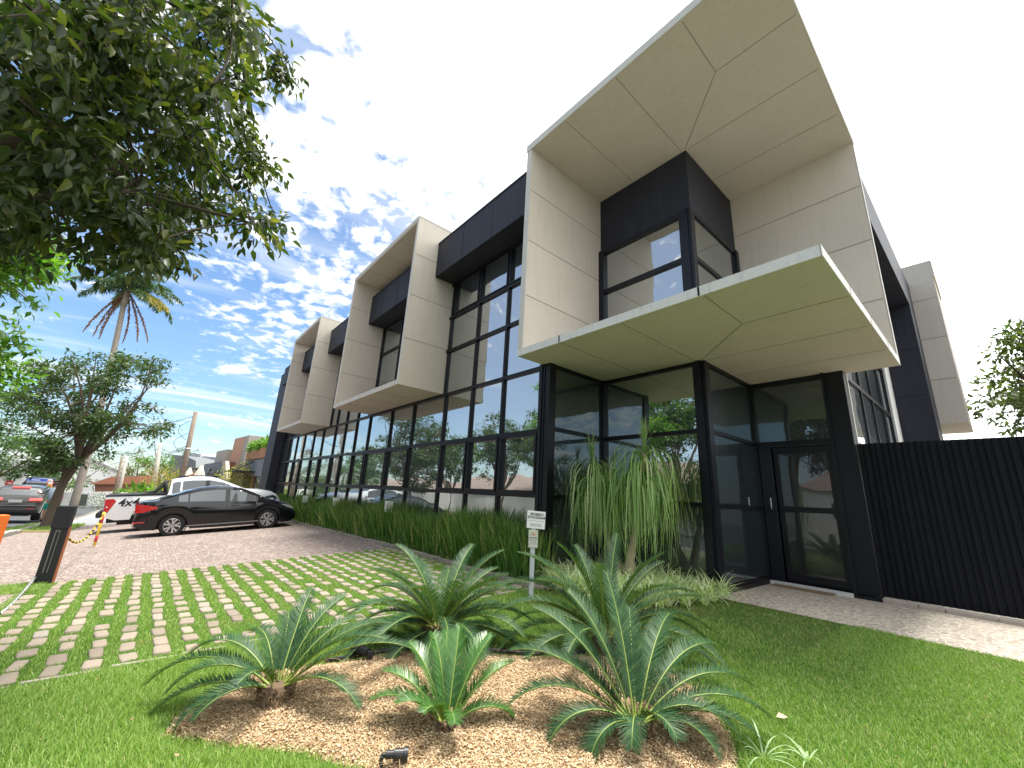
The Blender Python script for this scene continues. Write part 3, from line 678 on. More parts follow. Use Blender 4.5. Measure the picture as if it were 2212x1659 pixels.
def mulch_mat():
    t = MT('pale bark mulch'); p = t.obj(); v = t.n('ShaderNodeTexVoronoi'); v.inputs['Scale'].default_value = 75; t.l(p, v.inputs['Vector'])
    sp = t.n('ShaderNodeSeparateColor'); t.l(v.outputs['Color'], sp.inputs[0]); c = t.ramp(sp.outputs[0], [(0, (0.17, 0.095, 0.045)), (0.5, (0.36, 0.235, 0.125)), (1, (0.56, 0.41, 0.25))])
    return t.done(t.bsdf(c, 0.95, normal=t.bump(v.outputs['Distance'], 1.0, 0.012), spec=0.1))
MUL = mulch_mat()
x0, y0 = BEDA.min(0) - 0.05; x1, y1 = BEDA.max(0) + 0.05
sheet('mulch_bed', x0, x1, y0, y1, 0.004, MUL, 0.06, bed_h)
chip = MT('bark chips'); g_ = chip.n('ShaderNodeNewGeometry'); c = chip.ramp(g_.outputs['Random Per Island'], [(0, (0.22, 0.12, 0.06)), (0.2, (0.42, 0.29, 0.17)), (0.7, (0.56, 0.42, 0.26)), (1, (0.76, 0.62, 0.43))]); chip = chip.done(chip.bsdf(c, 0.9, spec=0.15))
n = 120000; P = np.stack([rng.uniform(x0, x1, n), rng.uniform(y0, y1, n)], 1); P = P[in_poly(P, BED)]; n = len(P)
B3 = np.stack([P[:, 0], P[:, 1], gz(P[:, 0], P[:, 1]) + bed_h(P[:, 0], P[:, 1]) + 0.006 + rng.uniform(0, 0.008, n)], 1)
a = rng.uniform(0, 2 * math.pi, n); D = np.stack([np.cos(a), np.sin(a), rng.normal(0, 0.3, n)], 1); Nn = np.stack([rng.normal(0, 0.45, n), rng.normal(0, 0.45, n), np.ones(n)], 1)
big = rng.random(n) < 0.06
v, f = leaf_cloud(B3, D, Nn, np.where(big, rng.uniform(0.02, 0.06, n), rng.uniform(0.008, 0.019, n)), np.where(big, 0.003, rng.uniform(0.005, 0.011, n)))
tag(fast('mulch_chips', v, f, chip), kind='stuff')
EDG = [ground_pt(p) for p in ((1262, 1416), (1150, 1420), (1000, 1409), (870, 1407), (770, 1425), (700, 1438))]
mb = MB()
mb.tube([(q[0], q[1], GZ(q[0], q[1]) + 0.03) for q in EDG], 0.016, 6)
tag(mb.build('edging', simple('black plastic edging', (0.012, 0.014, 0.018), 0.5), smooth=True), 'black plastic edging strip along the far side of the mulch bed', 'edging strip')

# ---------------------------------------------------------------- lawn
WALKY = 6.32
def lawn_points(n, x0, x1, y0, y1):
    return np.stack([rng.uniform(x0, x1, n), rng.uniform(y0, y1, n)], 1)
def grass_field(P, h0, h1, wd, name, mat, lean=0.5, label=None):
    n = len(P); z = gz(P[:, 0], P[:, 1]); B = np.stack([P[:, 0], P[:, 1], z], 1)
    pn = 0.5 + 0.5 * np.sin(P[:, 0] * 2.3 + 1.1) * np.sin(P[:, 1] * 1.9 + 0.4 + P[:, 0] * 0.7)
    az = rng.uniform(0, 2 * math.pi, n); h = rng.uniform(h0, h1, n) * (0.75 + 0.5 * pn)
    return ribbons(B, az, R_(88) - rng.random(n) * lean, rng.uniform(0.2, 1.1, n), h, wd * rng.uniform(0.7, 1.3, n), k=2, taper=0.92, twist=rng.uniform(-1.2, 1.2, n))
GR = foliage('lawn grass', (0.15, 0.28, 0.045), (0.26, 0.40, 0.08), (0.50, 0.55, 0.24), trans=0.25, rough=0.5)
parts_ = []
# near and middle lawn, denser where the camera stands close
for n, bx, h0, h1, wd in ((150000, (-4.45, 1.4, -0.4, 6.3), 0.022, 0.042, 0.0042), (110000, (-3.6, 0.6, 0.2, 2.9), 0.022, 0.040, 0.0030), (60000, (-1.4, 1.2, 1.6, 6.3), 0.02, 0.04, 0.0042), (45000, (-4.45, -2.2, -0.6, 1.6), 0.03, 0.055, 0.0034)):
    P = lawn_points(n, *bx); Pj = P + rng.normal(0, 0.022, P.shape); keep = ~in_poly(Pj, BED) & (Pj[:, 1] < WALKY) & ~((P[:, 0] < -2.95) & (P[:, 1] > 4.45)) & ~((P[:, 0] < -2.2) & (P[:, 1] > 4.3) & (P[:, 1] - 4.3 > (P[:, 0] + 3.9) * 1.1 + 0.3) & (rng.random(len(P)) < 0.8))
    keep &= ~((P[:, 0] < -1.3) & (P[:, 1] > 4.9) & (rng.random(len(P)) < 0.6)); bare = np.sin(P[:, 0] * 1.3 + 2) * np.sin(P[:, 1] * 1.7 + 0.5); keep &= ~((P[:, 1] > 4.6) & (P[:, 0] < -1.4) & (bare > -0.2) & (rng.random(len(P)) < 0.6))
    u, v_, dep = proj(np.column_stack([P, gz(P[:, 0], P[:, 1])])); vis = (dep > 0.1) & (u > -250) & (u < 2460) & (v_ < 1950)
    keep &= vis | (rng.random(len(P)) < 0.15)
    parts_.append(grass_field(P[keep], h0, h1, wd, '', None))
# strips between the setts
P = lawn_points(150000, PX0, PX1, PY0 - 0.05, PY1); iy = np.round((P[:, 1] - (PY0 + 0.10)) / 0.2)
ins = np.zeros(len(P), bool)
for ch in range(0, len(P), 15000):
    Q = P[ch:ch + 15000]; dx = np.abs(Q[:, None, 0] - SA[None, :, 0]) / (SA[None, :, 2] * 0.97); dy = np.abs(Q[:, None, 1] - SA[None, :, 1]) / (SA[None, :, 3] * 0.95); ins[ch:ch + 15000] = ((dx < 1) & (dy < 1)).any(1)
keep = ~ins
rowgap = np.abs(P[:, 1] - (PY0 + 0.10 + iy * 0.2)) < 0.058
keep &= ~(rowgap & (rng.random(len(P)) < 0.72))
keep &= (rng.random(len(P)) < np.clip(1.25 - (PX1 - P[:, 0]) * 0.13, 0.4, 1))
parts_.append(grass_field(P[keep], 0.016, 0.034, 0.0052, '', None))
P = lawn_points(9000, -10.2, -8.3, -1.35, -0.8); P = P[P[:, 1] > -0.95 - (P[:, 0] + 8.4) * -0.0 - 0.30 * (P[:, 0] > -9.0)]
P = P[P[:, 0] > -9.1]; parts_.append(grass_field(P, 0.03, 0.06, 0.006, '', None))
v, f = merge(parts_)
tag(fast('lawn_grass', v, f, GR), kind='stuff')
# dry thatch mixed in
P = lawn_points(40000, -4.45, 1.2, -0.2, 6.3); P = P[~in_poly(P, BED)]
wgt = 0.2 + 0.3 * (P[:, 1] > 4.2) + 0.5 * ((P[:, 1] > 4.7) & (P[:, 0] < -1.2)); P = P[rng.random(len(P)) < wgt]; P = P[(P[:, 1] < WALKY)]
v, f = ribbons(np.column_stack([P, gz(P[:, 0], P[:, 1]) + 0.006]), rng.uniform(0, 6.28, len(P)), rng.uniform(0.1, 0.9, len(P)), 0.5, rng.uniform(0.02, 0.05, len(P)), 0.0022, k=2)
tag(fast('dry_thatch', v, f, simple('dry grass', (0.42, 0.33, 0.16), 0.9)), kind='stuff')
P = lawn_points(6000, x0, x1, y0, y1); P = P[in_poly(P, BED)]
v, f = ribbons(np.column_stack([P, gz(P[:, 0], P[:, 1]) + 0.05]), rng.uniform(0, 6.28, len(P)), rng.uniform(-0.1, 0.5, len(P)), 0.3, rng.uniform(0.03, 0.10, len(P)), 0.0018, k=2)
tag(fast('straw', v, f, simple('straw', (0.55, 0.42, 0.23), 0.9)), kind='stuff')
n = 150; P = np.column_stack([rng.uniform(-12, 1.2, n), rng.uniform(-2, 6.2, n)]); P = P[~in_poly(P, BED)]; n = len(P)
v, f = leaf_cloud(np.column_stack([P, gz(P[:, 0], P[:, 1]) + rng.uniform(0.012, 0.03, n)]), np.column_stack([rng.normal(0, 1, (n, 2)), rng.normal(0, 0.15, n)]), np.column_stack([rng.normal(0, 0.3, (n, 2)), np.ones(n)]), rng.uniform(0.02, 0.05, n), rng.uniform(0.010, 0.022, n))
tag(fast('leaf_litter', v, f, simple('brown litter', (0.30, 0.20, 0.11), 0.9, var=0.5, vs=3)), kind='stuff')
# broad-leaved weed tufts at the bottom right
WEED = foliage('weed leaf', (0.24, 0.38, 0.16), (0.42, 0.56, 0.32), trans=0.3)
for i, (p, n, l, lab) in enumerate((((1650, 1640), 14, 0.24, 'broad bladed weed tuft growing in the lawn right of the cycad bed, the larger one'), ((1745, 1650), 9, 0.16, 'small curled weed tuft at the bottom edge of the lawn, farther right'))):
    q = ground_pt(p); B = np.tile([0, 0, 0.0], (n, 1)); v, f = ribbons(B, rng.uniform(0, 6.28, n), rng.uniform(0.5, 1.3, n), rng.uniform(0.8, 2.0, n), rng.uniform(0.6, 1.1, n) * l, 0.011, k=6)
    o = fast('weed', v, f, WEED, smooth=True); o.location = (q[0], q[1], GZ(q[0], q[1])); tag(o, lab, 'weed', 'weeds in the lawn')
q = ground_pt((1688, 1562))
v, f = leaf_cloud(np.array([[0, 0, 0.03]]), np.array([[0.6, 0.7, 0.1]]), np.array([[0.2, -0.3, 1.0]]), np.array([0.075]), np.array([0.045])); o = fast('fallen_leaf', v, f, simple('dry leaf', (0.52, 0.40, 0.27), 0.8)); o.location = (q[0] - 0.02, q[1] - 0.02, GZ(q[0], q[1])); tag(o, 'dry curled pinkish brown leaf lying on the bright lawn', 'leaf')

# ---------------------------------------------------------------- cycads
CYC_D = foliage('cycad leaflet', (0.020, 0.065, 0.026), (0.048, 0.115, 0.045), (0.09, 0.16, 0.055), trans=0.24, rough=0.5, spec=0.28)
CYC_L = foliage('young cycad leaflet', (0.04, 0.13, 0.03), (0.08, 0.20, 0.05), (0.14, 0.26, 0.06), trans=0.3, rough=0.35, spec=0.5)
def two_sided(m, under):
    """cycad leaflets are duller and olive underneath"""
    t = m.node_tree; pr = [n for n in t.nodes if n.type == 'BSDF_PRINCIPLED'][0]; src = pr.inputs['Base Color'].links[0].from_socket
    g = t.nodes.new('ShaderNodeNewGeometry'); mx = t.nodes.new('ShaderNodeMix'); mx.data_type = 'RGBA'; t.links.new(g.outputs['Backfacing'], mx.inputs['Factor']); t.links.new(src, mx.inputs['B']); mx.inputs['A'].default_value = (*under, 1); t.links.new(mx.outputs['Result'], pr.inputs['Base Color'])
two_sided(CYC_D, (0.060, 0.070, 0.008)); two_sided(CYC_L, (0.13, 0.19, 0.02))
RACH = simple('cycad midrib', (0.24, 0.30, 0.06), 0.5, var=0.15)
STUMP = simple('cycad trunk scales', (0.13, 0.085, 0.05), 0.95, var=0.5, vs=14, bump=0.8, bs=30)
def frond_mesh(az, e0, Lf, dth, lw, seed, mat, roll=0.0):
    r = np.random.default_rng(seed); k = 26; A = np.array([math.cos(az), math.sin(az), 0]); Sx = np.array([-math.sin(az), math.cos(az), 0]); up = np.array([0, 0, 1.0])
    p = A * 0.03 + up * 0.0; pts = [p]; T = []
    for j in range(k):
        e = e0 - dth * ((j + 0.5) / k) ** 1.5; d = A * math.cos(e) + up * math.sin(e) + Sx * roll * (j / k) ** 2; d /= np.linalg.norm(d); T.append(d); p = p + d * Lf / k; pts.append(p)
    T.append(T[-1]); pts = np.array(pts); T = np.array(T)
    n = int(64 + 44 * Lf); ts = np.linspace(0.12, 0.995, n); P = np.stack([np.interp(ts * k, np.arange(k + 1), pts[:, i]) for i in range(3)], 1); TT = np.stack([np.interp(ts * k, np.arange(k + 1), T[:, i]) for i in range(3)], 1)
    prof = np.clip(np.sin(np.clip((ts - 0.04) / 0.96, 0, 1) * math.pi * 0.93 + 0.12), 0, 1) ** 0.55; prof = np.maximum(prof, 0.3)
    Uv = np.cross(np.tile(Sx, (n, 1)), TT); Uv = np.where(Uv[:, 2:3] < 0, -Uv, Uv); Vv = []; Ff = []; o = 0
    for s in (-1, 1):
        jit = r.normal(0, 0.06, (n, 3)); fw = (0.55 + 0.35 * ts)[:, None]
        D = s * Sx[None] * 0.86 + TT * fw + Uv * 0.34 + jit; D /= np.linalg.norm(D, axis=1, keepdims=True)
        Ll = lw * prof * r.uniform(0.93, 1.05, n); Wl = 0.0058 * (0.7 + 0.5 * prof) * (0.8 + Lf * 0.4)
        Bn = TT * 0.25 - Uv * 0.10
        b0 = P; m = P + D * (Ll * 0.5)[:, None] - Bn * 0.0; tip = P + D * Ll[:, None] + Bn * (Ll * 0.30)[:, None]
        side = TT * (Wl / 2)[:, None]
        Vq = np.stack([b0 - side, b0 + side, m + side * 1.0, m - side * 1.0, tip + side * 0.15, tip - side * 0.15], 1).reshape(-1, 3); bb = np.arange(n)[:, None] * 6 + o
        Vv.append(Vq); Ff += [bb + np.array([[0, 1, 2, 3]]), bb + np.array([[3, 2, 4, 5]])] if s < 0 else [bb + np.array([[3, 2, 1, 0]]), bb + np.array([[5, 4, 2, 3]])]; o += len(Vq)
    # midrib
    rr = np.interp(np.arange(k + 1), [0, k], [0.0075, 0.0018]) * (0.7 + 0.4 * Lf); ring_ = []
    for j in range(k + 1):
        u = np.cross(T[j], Sx); u /= np.linalg.norm(u)
        for a in (0, 90, 180, 270): ring_.append(pts[j] + (Sx * math.cos(R_(a)) + u * math.sin(R_(a))) * rr[j])
    Vv.append(np.array(ring_)); nl = sum(len(x) for x in Ff); jj = np.arange(k)[:, None] * 4 + o
    Ff += [jj + np.array([[a, (a + 1) % 4, 4 + (a + 1) % 4, 4 + a]]) for a in range(4)]
    F = np.concatenate(Ff); mi = np.zeros(len(F), np.int32); mi[nl:] = 1
    return np.concatenate(Vv), F, mi
SCR = np.array([0.6513, 0.7571]); SCA = np.array([-0.7613, 0.6484])      # towards the right of the picture, and away from the viewer
DRYF = simple('dry brown fibre', (0.26, 0.17, 0.10), 0.95, var=0.4, vs=30)
def cycad(px, label, fronds, lw, stump_r, stump_h, mat, seed, scale=1.0, base_z=0.045):
    q = ground_pt(px); z = GZ(q[0], q[1]) + base_z
    t = empty('cycad', (q[0], q[1], z), label, 'cycad', 'cycads in and around the mulch bed')
    mb = MB(); mb.lathe([(stump_r * 0.9, -0.05), (stump_r * 1.05, 0.02), (stump_r, stump_h * 0.6), (stump_r * 0.75, stump_h), (0.01, stump_h * 1.15)], (0, 0, 0), n=14)
    for i in range(int(60 * stump_r / 0.08)):
        a = i * 2.4; h = stump_h * (0.05 + 0.95 * (i % 17) / 17); r0 = stump_r * 0.95; d = Vector((math.cos(a), math.sin(a), 0))
        mb.tube([d * r0 * 0.8 + Vector((0, 0, h)), d * (r0 + 0.02) + Vector((0, 0, h + 0.015)), d * (r0 + 0.028) + Vector((0, 0, h + 0.045 * random.uniform(0.4, 1.3)))], [0.010, 0.008, 0.002], 5)
    mb.build('trunk', STUMP, t)
    for i, (sa, e0, Lf, dr) in enumerate(fronds):
        d = SCR * math.cos(R_(sa)) + SCA * math.sin(R_(sa)); az = math.atan2(d[1], d[0])
        v, f, mi = frond_mesh(az, R_(e0), Lf * scale, R_(dr * 1.35 + 8), lw * 0.90, seed * 100 + i, mat, random.uniform(-0.15, 0.15))
        v[:, 2] += stump_h * 0.85
        fast('frond', v, f, [mat, RACH], t, mi=mi)
    for i in range(0):
        v, f, mi = frond_mesh(random.uniform(0, 6.28), R_(random.uniform(-5, 15)), 0.34 * scale, R_(random.uniform(40, 70)), lw * 0.45, seed * 100 + 60 + i, mat, 0.2)
        v[:, 2] += stump_h * 0.5; fast('dry_frond', v, f, [DRYF, DRYF], t, mi=mi)
    n = 260 if mat is not CYC_L else 40; a = rng.uniform(0, 6.28, n); B = np.stack([np.cos(a) * stump_r * 0.95, np.sin(a) * stump_r * 0.95, rng.uniform(0, stump_h * 1.05, n)], 1)
    v, f = ribbons(B, a + rng.normal(0, 0.5, n), rng.uniform(-0.6, 1.2, n), rng.uniform(0, 1.0, n), rng.uniform(0.025, 0.075, n), 0.004, k=2); fast('trunk_fibre', v, f, DRYF, t)
    return t
def whorl(n, L0, e_hi, e_lo, seed, dr=(25, 60), off=0):
    r = random.Random(seed); out = []
    for i in range(n):
        f = i / max(1, n - 1); out.append(((off + i * 137.5) % 360, e_hi * (1 - f) + e_lo * f + r.uniform(-5, 5), L0 * r.uniform(0.9, 1.06), dr[0] + (dr[1] - dr[0]) * f + r.uniform(-6, 6)))
    return out
# azimuth: 0 right in the picture, 90 away, 180 left, 270 towards the viewer
cycad((588, 1538), 'cycad with a short shaggy stump at the left end of the mulch bed', [(178, 30, 0.86, 55), (188, 12, 0.80, 50), (170, 48, 0.72, 65), (200, 42, 0.62, 70), (95, 70, 0.62, 30), (70, 64, 0.66, 34), (115, 62, 0.60, 50), (140, 52, 0.66, 62), (35, 48, 0.74, 40), (12, 38, 0.84, 38), (0, 52, 0.72, 42), (-18, 30, 0.62, 50), (215, 18, 0.52, 60), (50, 56, 0.62, 42), (230, 25, 0.42, 55), (260, 60, 0.38, 60)], 0.115, 0.085, 0.10, CYC_D, 1)
cycad((945, 1392), 'large dark cycad with many fronds at the back left of the mulch bed', whorl(38, 0.98, 68, 0, 5, (28, 62), 20) + [(175, 30, 1.05, 50), (5, 32, 1.05, 50), (20, 45, 1.05, 48), (160, 45, 1.0, 52), (190, 15, 1.0, 45), (-8, 12, 0.98, 42)], 0.13, 0.13, 0.10, CYC_D, 2, 0.88)
cycad((962, 1596), 'small bright green young cycad without a stump in the middle of the bed', [(120, 72, 0.46, 24), (85, 76, 0.48, 20), (60, 66, 0.50, 26), (145, 62, 0.48, 30), (165, 48, 0.46, 34), (178, 38, 0.44, 42), (30, 52, 0.48, 30), (15, 32, 0.42, 60), (105, 60, 0.50, 22), (285, 68, 0.26, 70), (240, 70, 0.26, 60), (40, 70, 0.48, 22), (200, 55, 0.30, 50)], 0.105, 0.03, 0.03, CYC_L, 3)
cycad((1376, 1606), 'big blue green cycad at the front right of the mulch bed', [(100, 74, 0.80, 14), (130, 66, 0.76, 22), (150, 56, 0.82, 30), (165, 44, 0.80, 40), (176, 34, 0.74, 52), (80, 66, 0.62, 16), (50, 58, 0.78, 34), (32, 48, 0.84, 42), (18, 38, 0.86, 48), (6, 30, 0.82, 46), (-6, 26, 0.72, 52), (215, 25, 0.42, 80), (195, 30, 0.56, 66), (330, 35, 0.44, 70), (60, 50, 0.72, 50), (-15, 42, 0.56, 70), (250, 50, 0.34, 80), (290, 55, 0.34, 70), (142, 40, 0.66, 40)], 0.125, 0.06, 0.06, CYC_D, 4)
cycad((1308, 1410), 'cycad behind the big front right one, beside the variegated ground cover', whorl(24, 0.98, 76, 12, 9, (24, 55), 60) + [(178, 36, 1.02, 48), (168, 48, 1.0, 42), (4, 34, 0.98, 48), (18, 46, 1.0, 40), (186, 22, 0.98, 50)], 0.13, 0.09, 0.09, CYC_D, 5, 1.0)

# ---------------------------------------------------------------- garden spotlights
BLK = simple('black spotlight body', (0.014, 0.015, 0.018), 0.42)
def spot(p, rz, label, s=1.0):
    q = ground_pt(p); t = empty('garden_spotlight', (q[0], q[1], GZ(q[0], q[1]) + 0.04), label, 'spotlight', 'black spotlights in the bed', rz)
    MB().lathe([(0.0, -0.03 * s), (0.028 * s, -0.03 * s), (0.030 * s, 0.03 * s), (0.040 * s, 0.034 * s), (0.040 * s, 0.105 * s), (0.047 * s, 0.108 * s), (0.047 * s, 0.14 * s), (0.040 * s, 0.141 * s), (0.038 * s, 0.13 * s), (0, 0.13 * s)], (0, 0, 0.05 * s), 'x', 20).build('lamp_head', BLK, t, smooth=False)
    MB().box(-0.065 * s, -0.015 * s, -0.014 * s, 0.014 * s, 0.03 * s, 0.062 * s).box(-0.075 * s, -0.045 * s, -0.02 * s, 0.02 * s, -0.05, 0.045 * s).build('stake', BLK, t, bevel=0.004)
spot((838, 1668), math.atan2(SCR[1], SCR[0]) + 0.15, 'black spotlight lying at the front edge of the mulch bed pointing right', 0.62)
spot((786, 1434), math.atan2(SCR[1], SCR[0]) + 2.6, 'black spotlight at the back left of the bed beside the edging strip', 0.9)

# ---------------------------------------------------------------- hedge of upright strap leaves
HED = foliage('strap leaf', (0.03, 0.095, 0.02), (0.13, 0.26, 0.055), (0.48, 0.46, 0.20), trans=0.3, rough=0.35)
def hedge_pts(n, x0, x1): return np.column_stack([rng.uniform(x0, x1, n), rng.uniform(4.42, 4.97, n)])
P = np.concatenate([hedge_pts(4200, -9, -4.75), hedge_pts(4400, -15, -9), hedge_pts(4600, -26.5, -15)])
n = len(P); hgt = rng.uniform(0.72, 1.08, n) * (1 - 0.22 * np.clip((4.62 - P[:, 1]) / 0.2, 0, 1)) * (0.9 + 0.12 * np.sin(P[:, 0] * 1.7))
wdt = np.where(P[:, 0] > -9, 0.022, np.where(P[:, 0] > -15, 0.028, 0.04)) * rng.uniform(0.6, 1.3, len(P))
az = rng.normal(R_(-70), 1.1, n)
v, f = ribbons(np.column_stack([P, gz(P[:, 0], P[:, 1]) + 0.0]), az, R_(86) - np.abs(rng.normal(0, 0.17, n)), rng.uniform(0.05, 0.55, n), hgt, wdt, k=4, pw=2.2, twist=rng.uniform(-1.3, 1.3, n))
P2 = hedge_pts(900, -26, -4.7); P2[:, 1] = rng.uniform(4.36, 4.5, 900)
v2, f2 = ribbons(np.column_stack([P2, gz(P2[:, 0], P2[:, 1])]), rng.uniform(R_(-160), R_(-20), 900), rng.uniform(0.5, 1.2, 900), rng.uniform(0.8, 2.0, 900), rng.uniform(0.25, 0.5, 900), 0.013, k=4)
v, f = merge([(v, f), (v2, f2)])
v[:, 0] += 9
o = fast('hedge', v, f, HED); o.location = (-9, 0, 0); tag(o, 'long hedge of upright dark green strap leaves along the glass facade', 'hedge')

# ---------------------------------------------------------------- variegated ground cover
VAR = foliage('variegated leaf', (0.34, 0.48, 0.22), (0.70, 0.76, 0.50), (0.88, 0.88, 0.68), trans=0.3, rough=0.5)
cover = [ground_pt(p)[:2] for p in ((1165, 1255), (1235, 1292), (1330, 1318), (1430, 1318), (1520, 1310), (1570, 1290))]
poly = [tuple(q) for q in cover] + [(-2.98, 6.42), (-4.85, 6.42), (-4.85, 5.15)]
A_ = np.array(poly); P = np.stack([rng.uniform(A_[:, 0].min(), A_[:, 0].max(), 900), rng.uniform(A_[:, 1].min(), A_[:, 1].max(), 900)], 1); P = P[in_poly(P, poly)][:330]
tuft = np.repeat(np.arange(len(P)), 13); n = len(tuft); B = np.column_stack([P[tuft] + rng.normal(0, 0.018, (n, 2)), np.zeros(n)]); B[:, 2] = gz(B[:, 0], B[:, 1]) + 0.01
v, f = ribbons(B, rng.uniform(0, 6.28, n), rng.uniform(0.75, 1.5, n), rng.uniform(0.7, 2.2, n), rng.uniform(0.24, 0.46, n), rng.uniform(0.015, 0.025, n), k=5)
tag(fast('spider_plants', v, f, VAR), kind='stuff')

# ---------------------------------------------------------------- ponytail palm with two stems
PONY = foliage('ponytail leaf', (0.12, 0.24, 0.06), (0.34, 0.48, 0.18), (0.75, 0.74, 0.45), trans=0.3, rough=0.4)
PTR = simple('smooth tan stem', (0.38, 0.30, 0.20), 0.8, var=0.25, vs=8, bump=0.3, bs=30)
by = 5.55
pb = np.array([-4.28, by, 0.0])
t = empty('ponytail_palm', tuple(pb), 'two stemmed ponytail palm with fountains of drooping leaves in front of the recessed glass', 'ponytail palm')
for i, (b0, m0, tp, n) in enumerate(((on_y((1336, 1240), by), on_y((1312, 1165), by), on_y((1278, 1005), by), 300), (on_y((1358, 1236), by), on_y((1372, 1150), by), on_y((1392, 978), by), 350))):
    mb = MB(); mb.tube([b0 + [0, 0, -0.06], b0 + [0, 0, 0.05], m0, (m0 + tp) / 2 + [0, 0.01, 0], tp], [0.085, 0.07, 0.042, 0.032, 0.028], 12); local(mb, pb).build('stem', PTR, t, smooth=True)
    r0 = tp - pb; B = np.tile(r0, (n, 1)); tt = rng.random(n); B += (np.array(m0 - tp) * 0.62)[None] * (1 - tt)[:, None] ** 0.8; B[:, 2] += 0.03; B[:, :2] += rng.normal(0, 0.012, (n, 2))
    v, f = ribbons(B, rng.uniform(0, 6.28, n), R_(86) - np.abs(rng.normal(0, 0.30, n)), R_(90) + rng.uniform(1.15, 1.5, n), rng.uniform(0.85, 1.75, n) * (0.90 + 0.08 * i), rng.uniform(0.013, 0.022, n), k=16, pw=0.9, knee=0.48, taper=0.8)
    n2 = 46; B = np.tile(r0 + [0, 0, 0.05], (n2, 1)); v2, f2 = ribbons(B, rng.uniform(0, 6.28, n2), R_(89) - np.abs(rng.normal(0, 0.16, n2)), rng.uniform(0.1, 0.7, n2), rng.uniform(0.35, 0.6, n2), 0.010, k=6, taper=0.9)
    v, f = merge([(v, f), (v2, f2)]); fast('foliage', v, f, PONY, t, smooth=True)

# ---------------------------------------------------------------- signs
SGM = simple('pale grey post', (0.50, 0.51, 0.53), 0.45, var=0.05)
sp_ = on_z((1147, 1291), -0.01); t = empty('no_parking_sign', (sp_[0], sp_[1], GZ(sp_[0], sp_[1])), 'white no parking sign on a pale grey post in front of the hedge', 'sign', rz=0.0)
yaw = math.atan2(SCR[1], SCR[0]) + 0.10
t.rotation_euler = (0, 0, yaw)
MB().box(-0.035, 0.035, 0.0, 0.03, -0.05, 0.98).build('post', SGM, t, bevel=0.004)
t.scale = (0.84, 1, 1); brd = MB().box(-0.145, 0.145, -0.012, -0.002, 0.83, 1.05).build('board', WHITE, t, bevel=0.003); brd.rotation_euler = (0, R_(2.2), 0)
zz = -0.0135
text_mesh('lettering', 'PROIBIDO', 0.046, INK, (0.003, zz, 1.008), (R_(90), 0, 0), brd, 0.0006, shear=0.25, bold=0.0012)
text_mesh('lettering', 'ESTACIONAR', 0.046, INK, (0.003, zz, 0.968), (R_(90), 0, 0), brd, 0.0006, shear=0.25, bold=0.0012)
MB().box(-0.125, 0.125, -0.0135, -0.012, 0.925, 0.929).build('rule', simple('grey rule', (0.25, 0.25, 0.26)), brd)
text_mesh('lettering', 'EXXOIL', 0.050, simple('grey ink', (0.22, 0.22, 0.23)), (0.0, zz, 0.876), (R_(90), 0, 0), brd, 0.0006)
MB().box(-0.075, 0.075, -0.010, -0.001, 0.595, 0.815).build('clear_plate', simple('greenish acrylic', (0.50, 0.55, 0.42), 0.2, var=0.3, vs=6), t)
pb2 = MB().box(-0.06, 0.06, -0.016, -0.0105, 0.612, 0.735).build('notice', simple('ivory notice', (0.72, 0.71, 0.64), 0.6, var=0.05), t)
text_mesh('lettering', 'FAVOR', 0.036, INK, (0, -0.0172, 0.715), (R_(90), 0, 0), pb2, 0.0006, bold=0.001)
for k, s_ in enumerate(('RECOLHER', 'AS FEZES', 'DO SEU PET')): text_mesh('lettering', s_, 0.024, INK, (0, -0.0172, 0.687 - 0.024 * k), (R_(90), 0, 0), pb2, 0.0006)
MB().lathe([(0, -0.0004), (0.020, 0), (0.020, 0.004), (0, 0.004)], (0, -0.016, 0.765), 'y', 16).box(0.0, 0.035, -0.0155, -0.011, 0.745, 0.757).build('red_symbol', simple('faded red', (0.62, 0.28, 0.24)), t)
for i, (p, s_) in enumerate((((659, 1074), 0.95), ((725, 1082), 0.95), ((838, 1096), 1.0))):
    q = on_y(p, 4.5); t = empty('hedge_sign', (q[0], 4.52, GZ(q[0], 4.5)), ['small white sign standing farthest along the hedge, nearest the parked cars', 'small white sign in the middle of the hedge', 'small white sign in the hedge nearest the big glass panes'][i], 'sign', 'small white signs in the hedge', yaw - 0.1)
    MB().box(-0.012, 0.012, 0.002, 0.02, 0, 0.7).build('post', BLACKM, t)
    b = MB().box(-0.10, 0.10, -0.01, 0.0, 0.70, 0.95).build('board', WHITE, t, bevel=0.002)
    for k, (a, l) in enumerate(((0.92, 0.06), (0.90, 0.07), (0.87, 0.06), (0.85, 0.07), (0.81, 0.07), (0.74, 0.05))): MB().box(-l, l, -0.0115, -0.0102, a, a + 0.011).build('printed_line', simple('print', (0.2, 0.2, 0.22)), b) if i == 2 or k % 2 == 0 else None
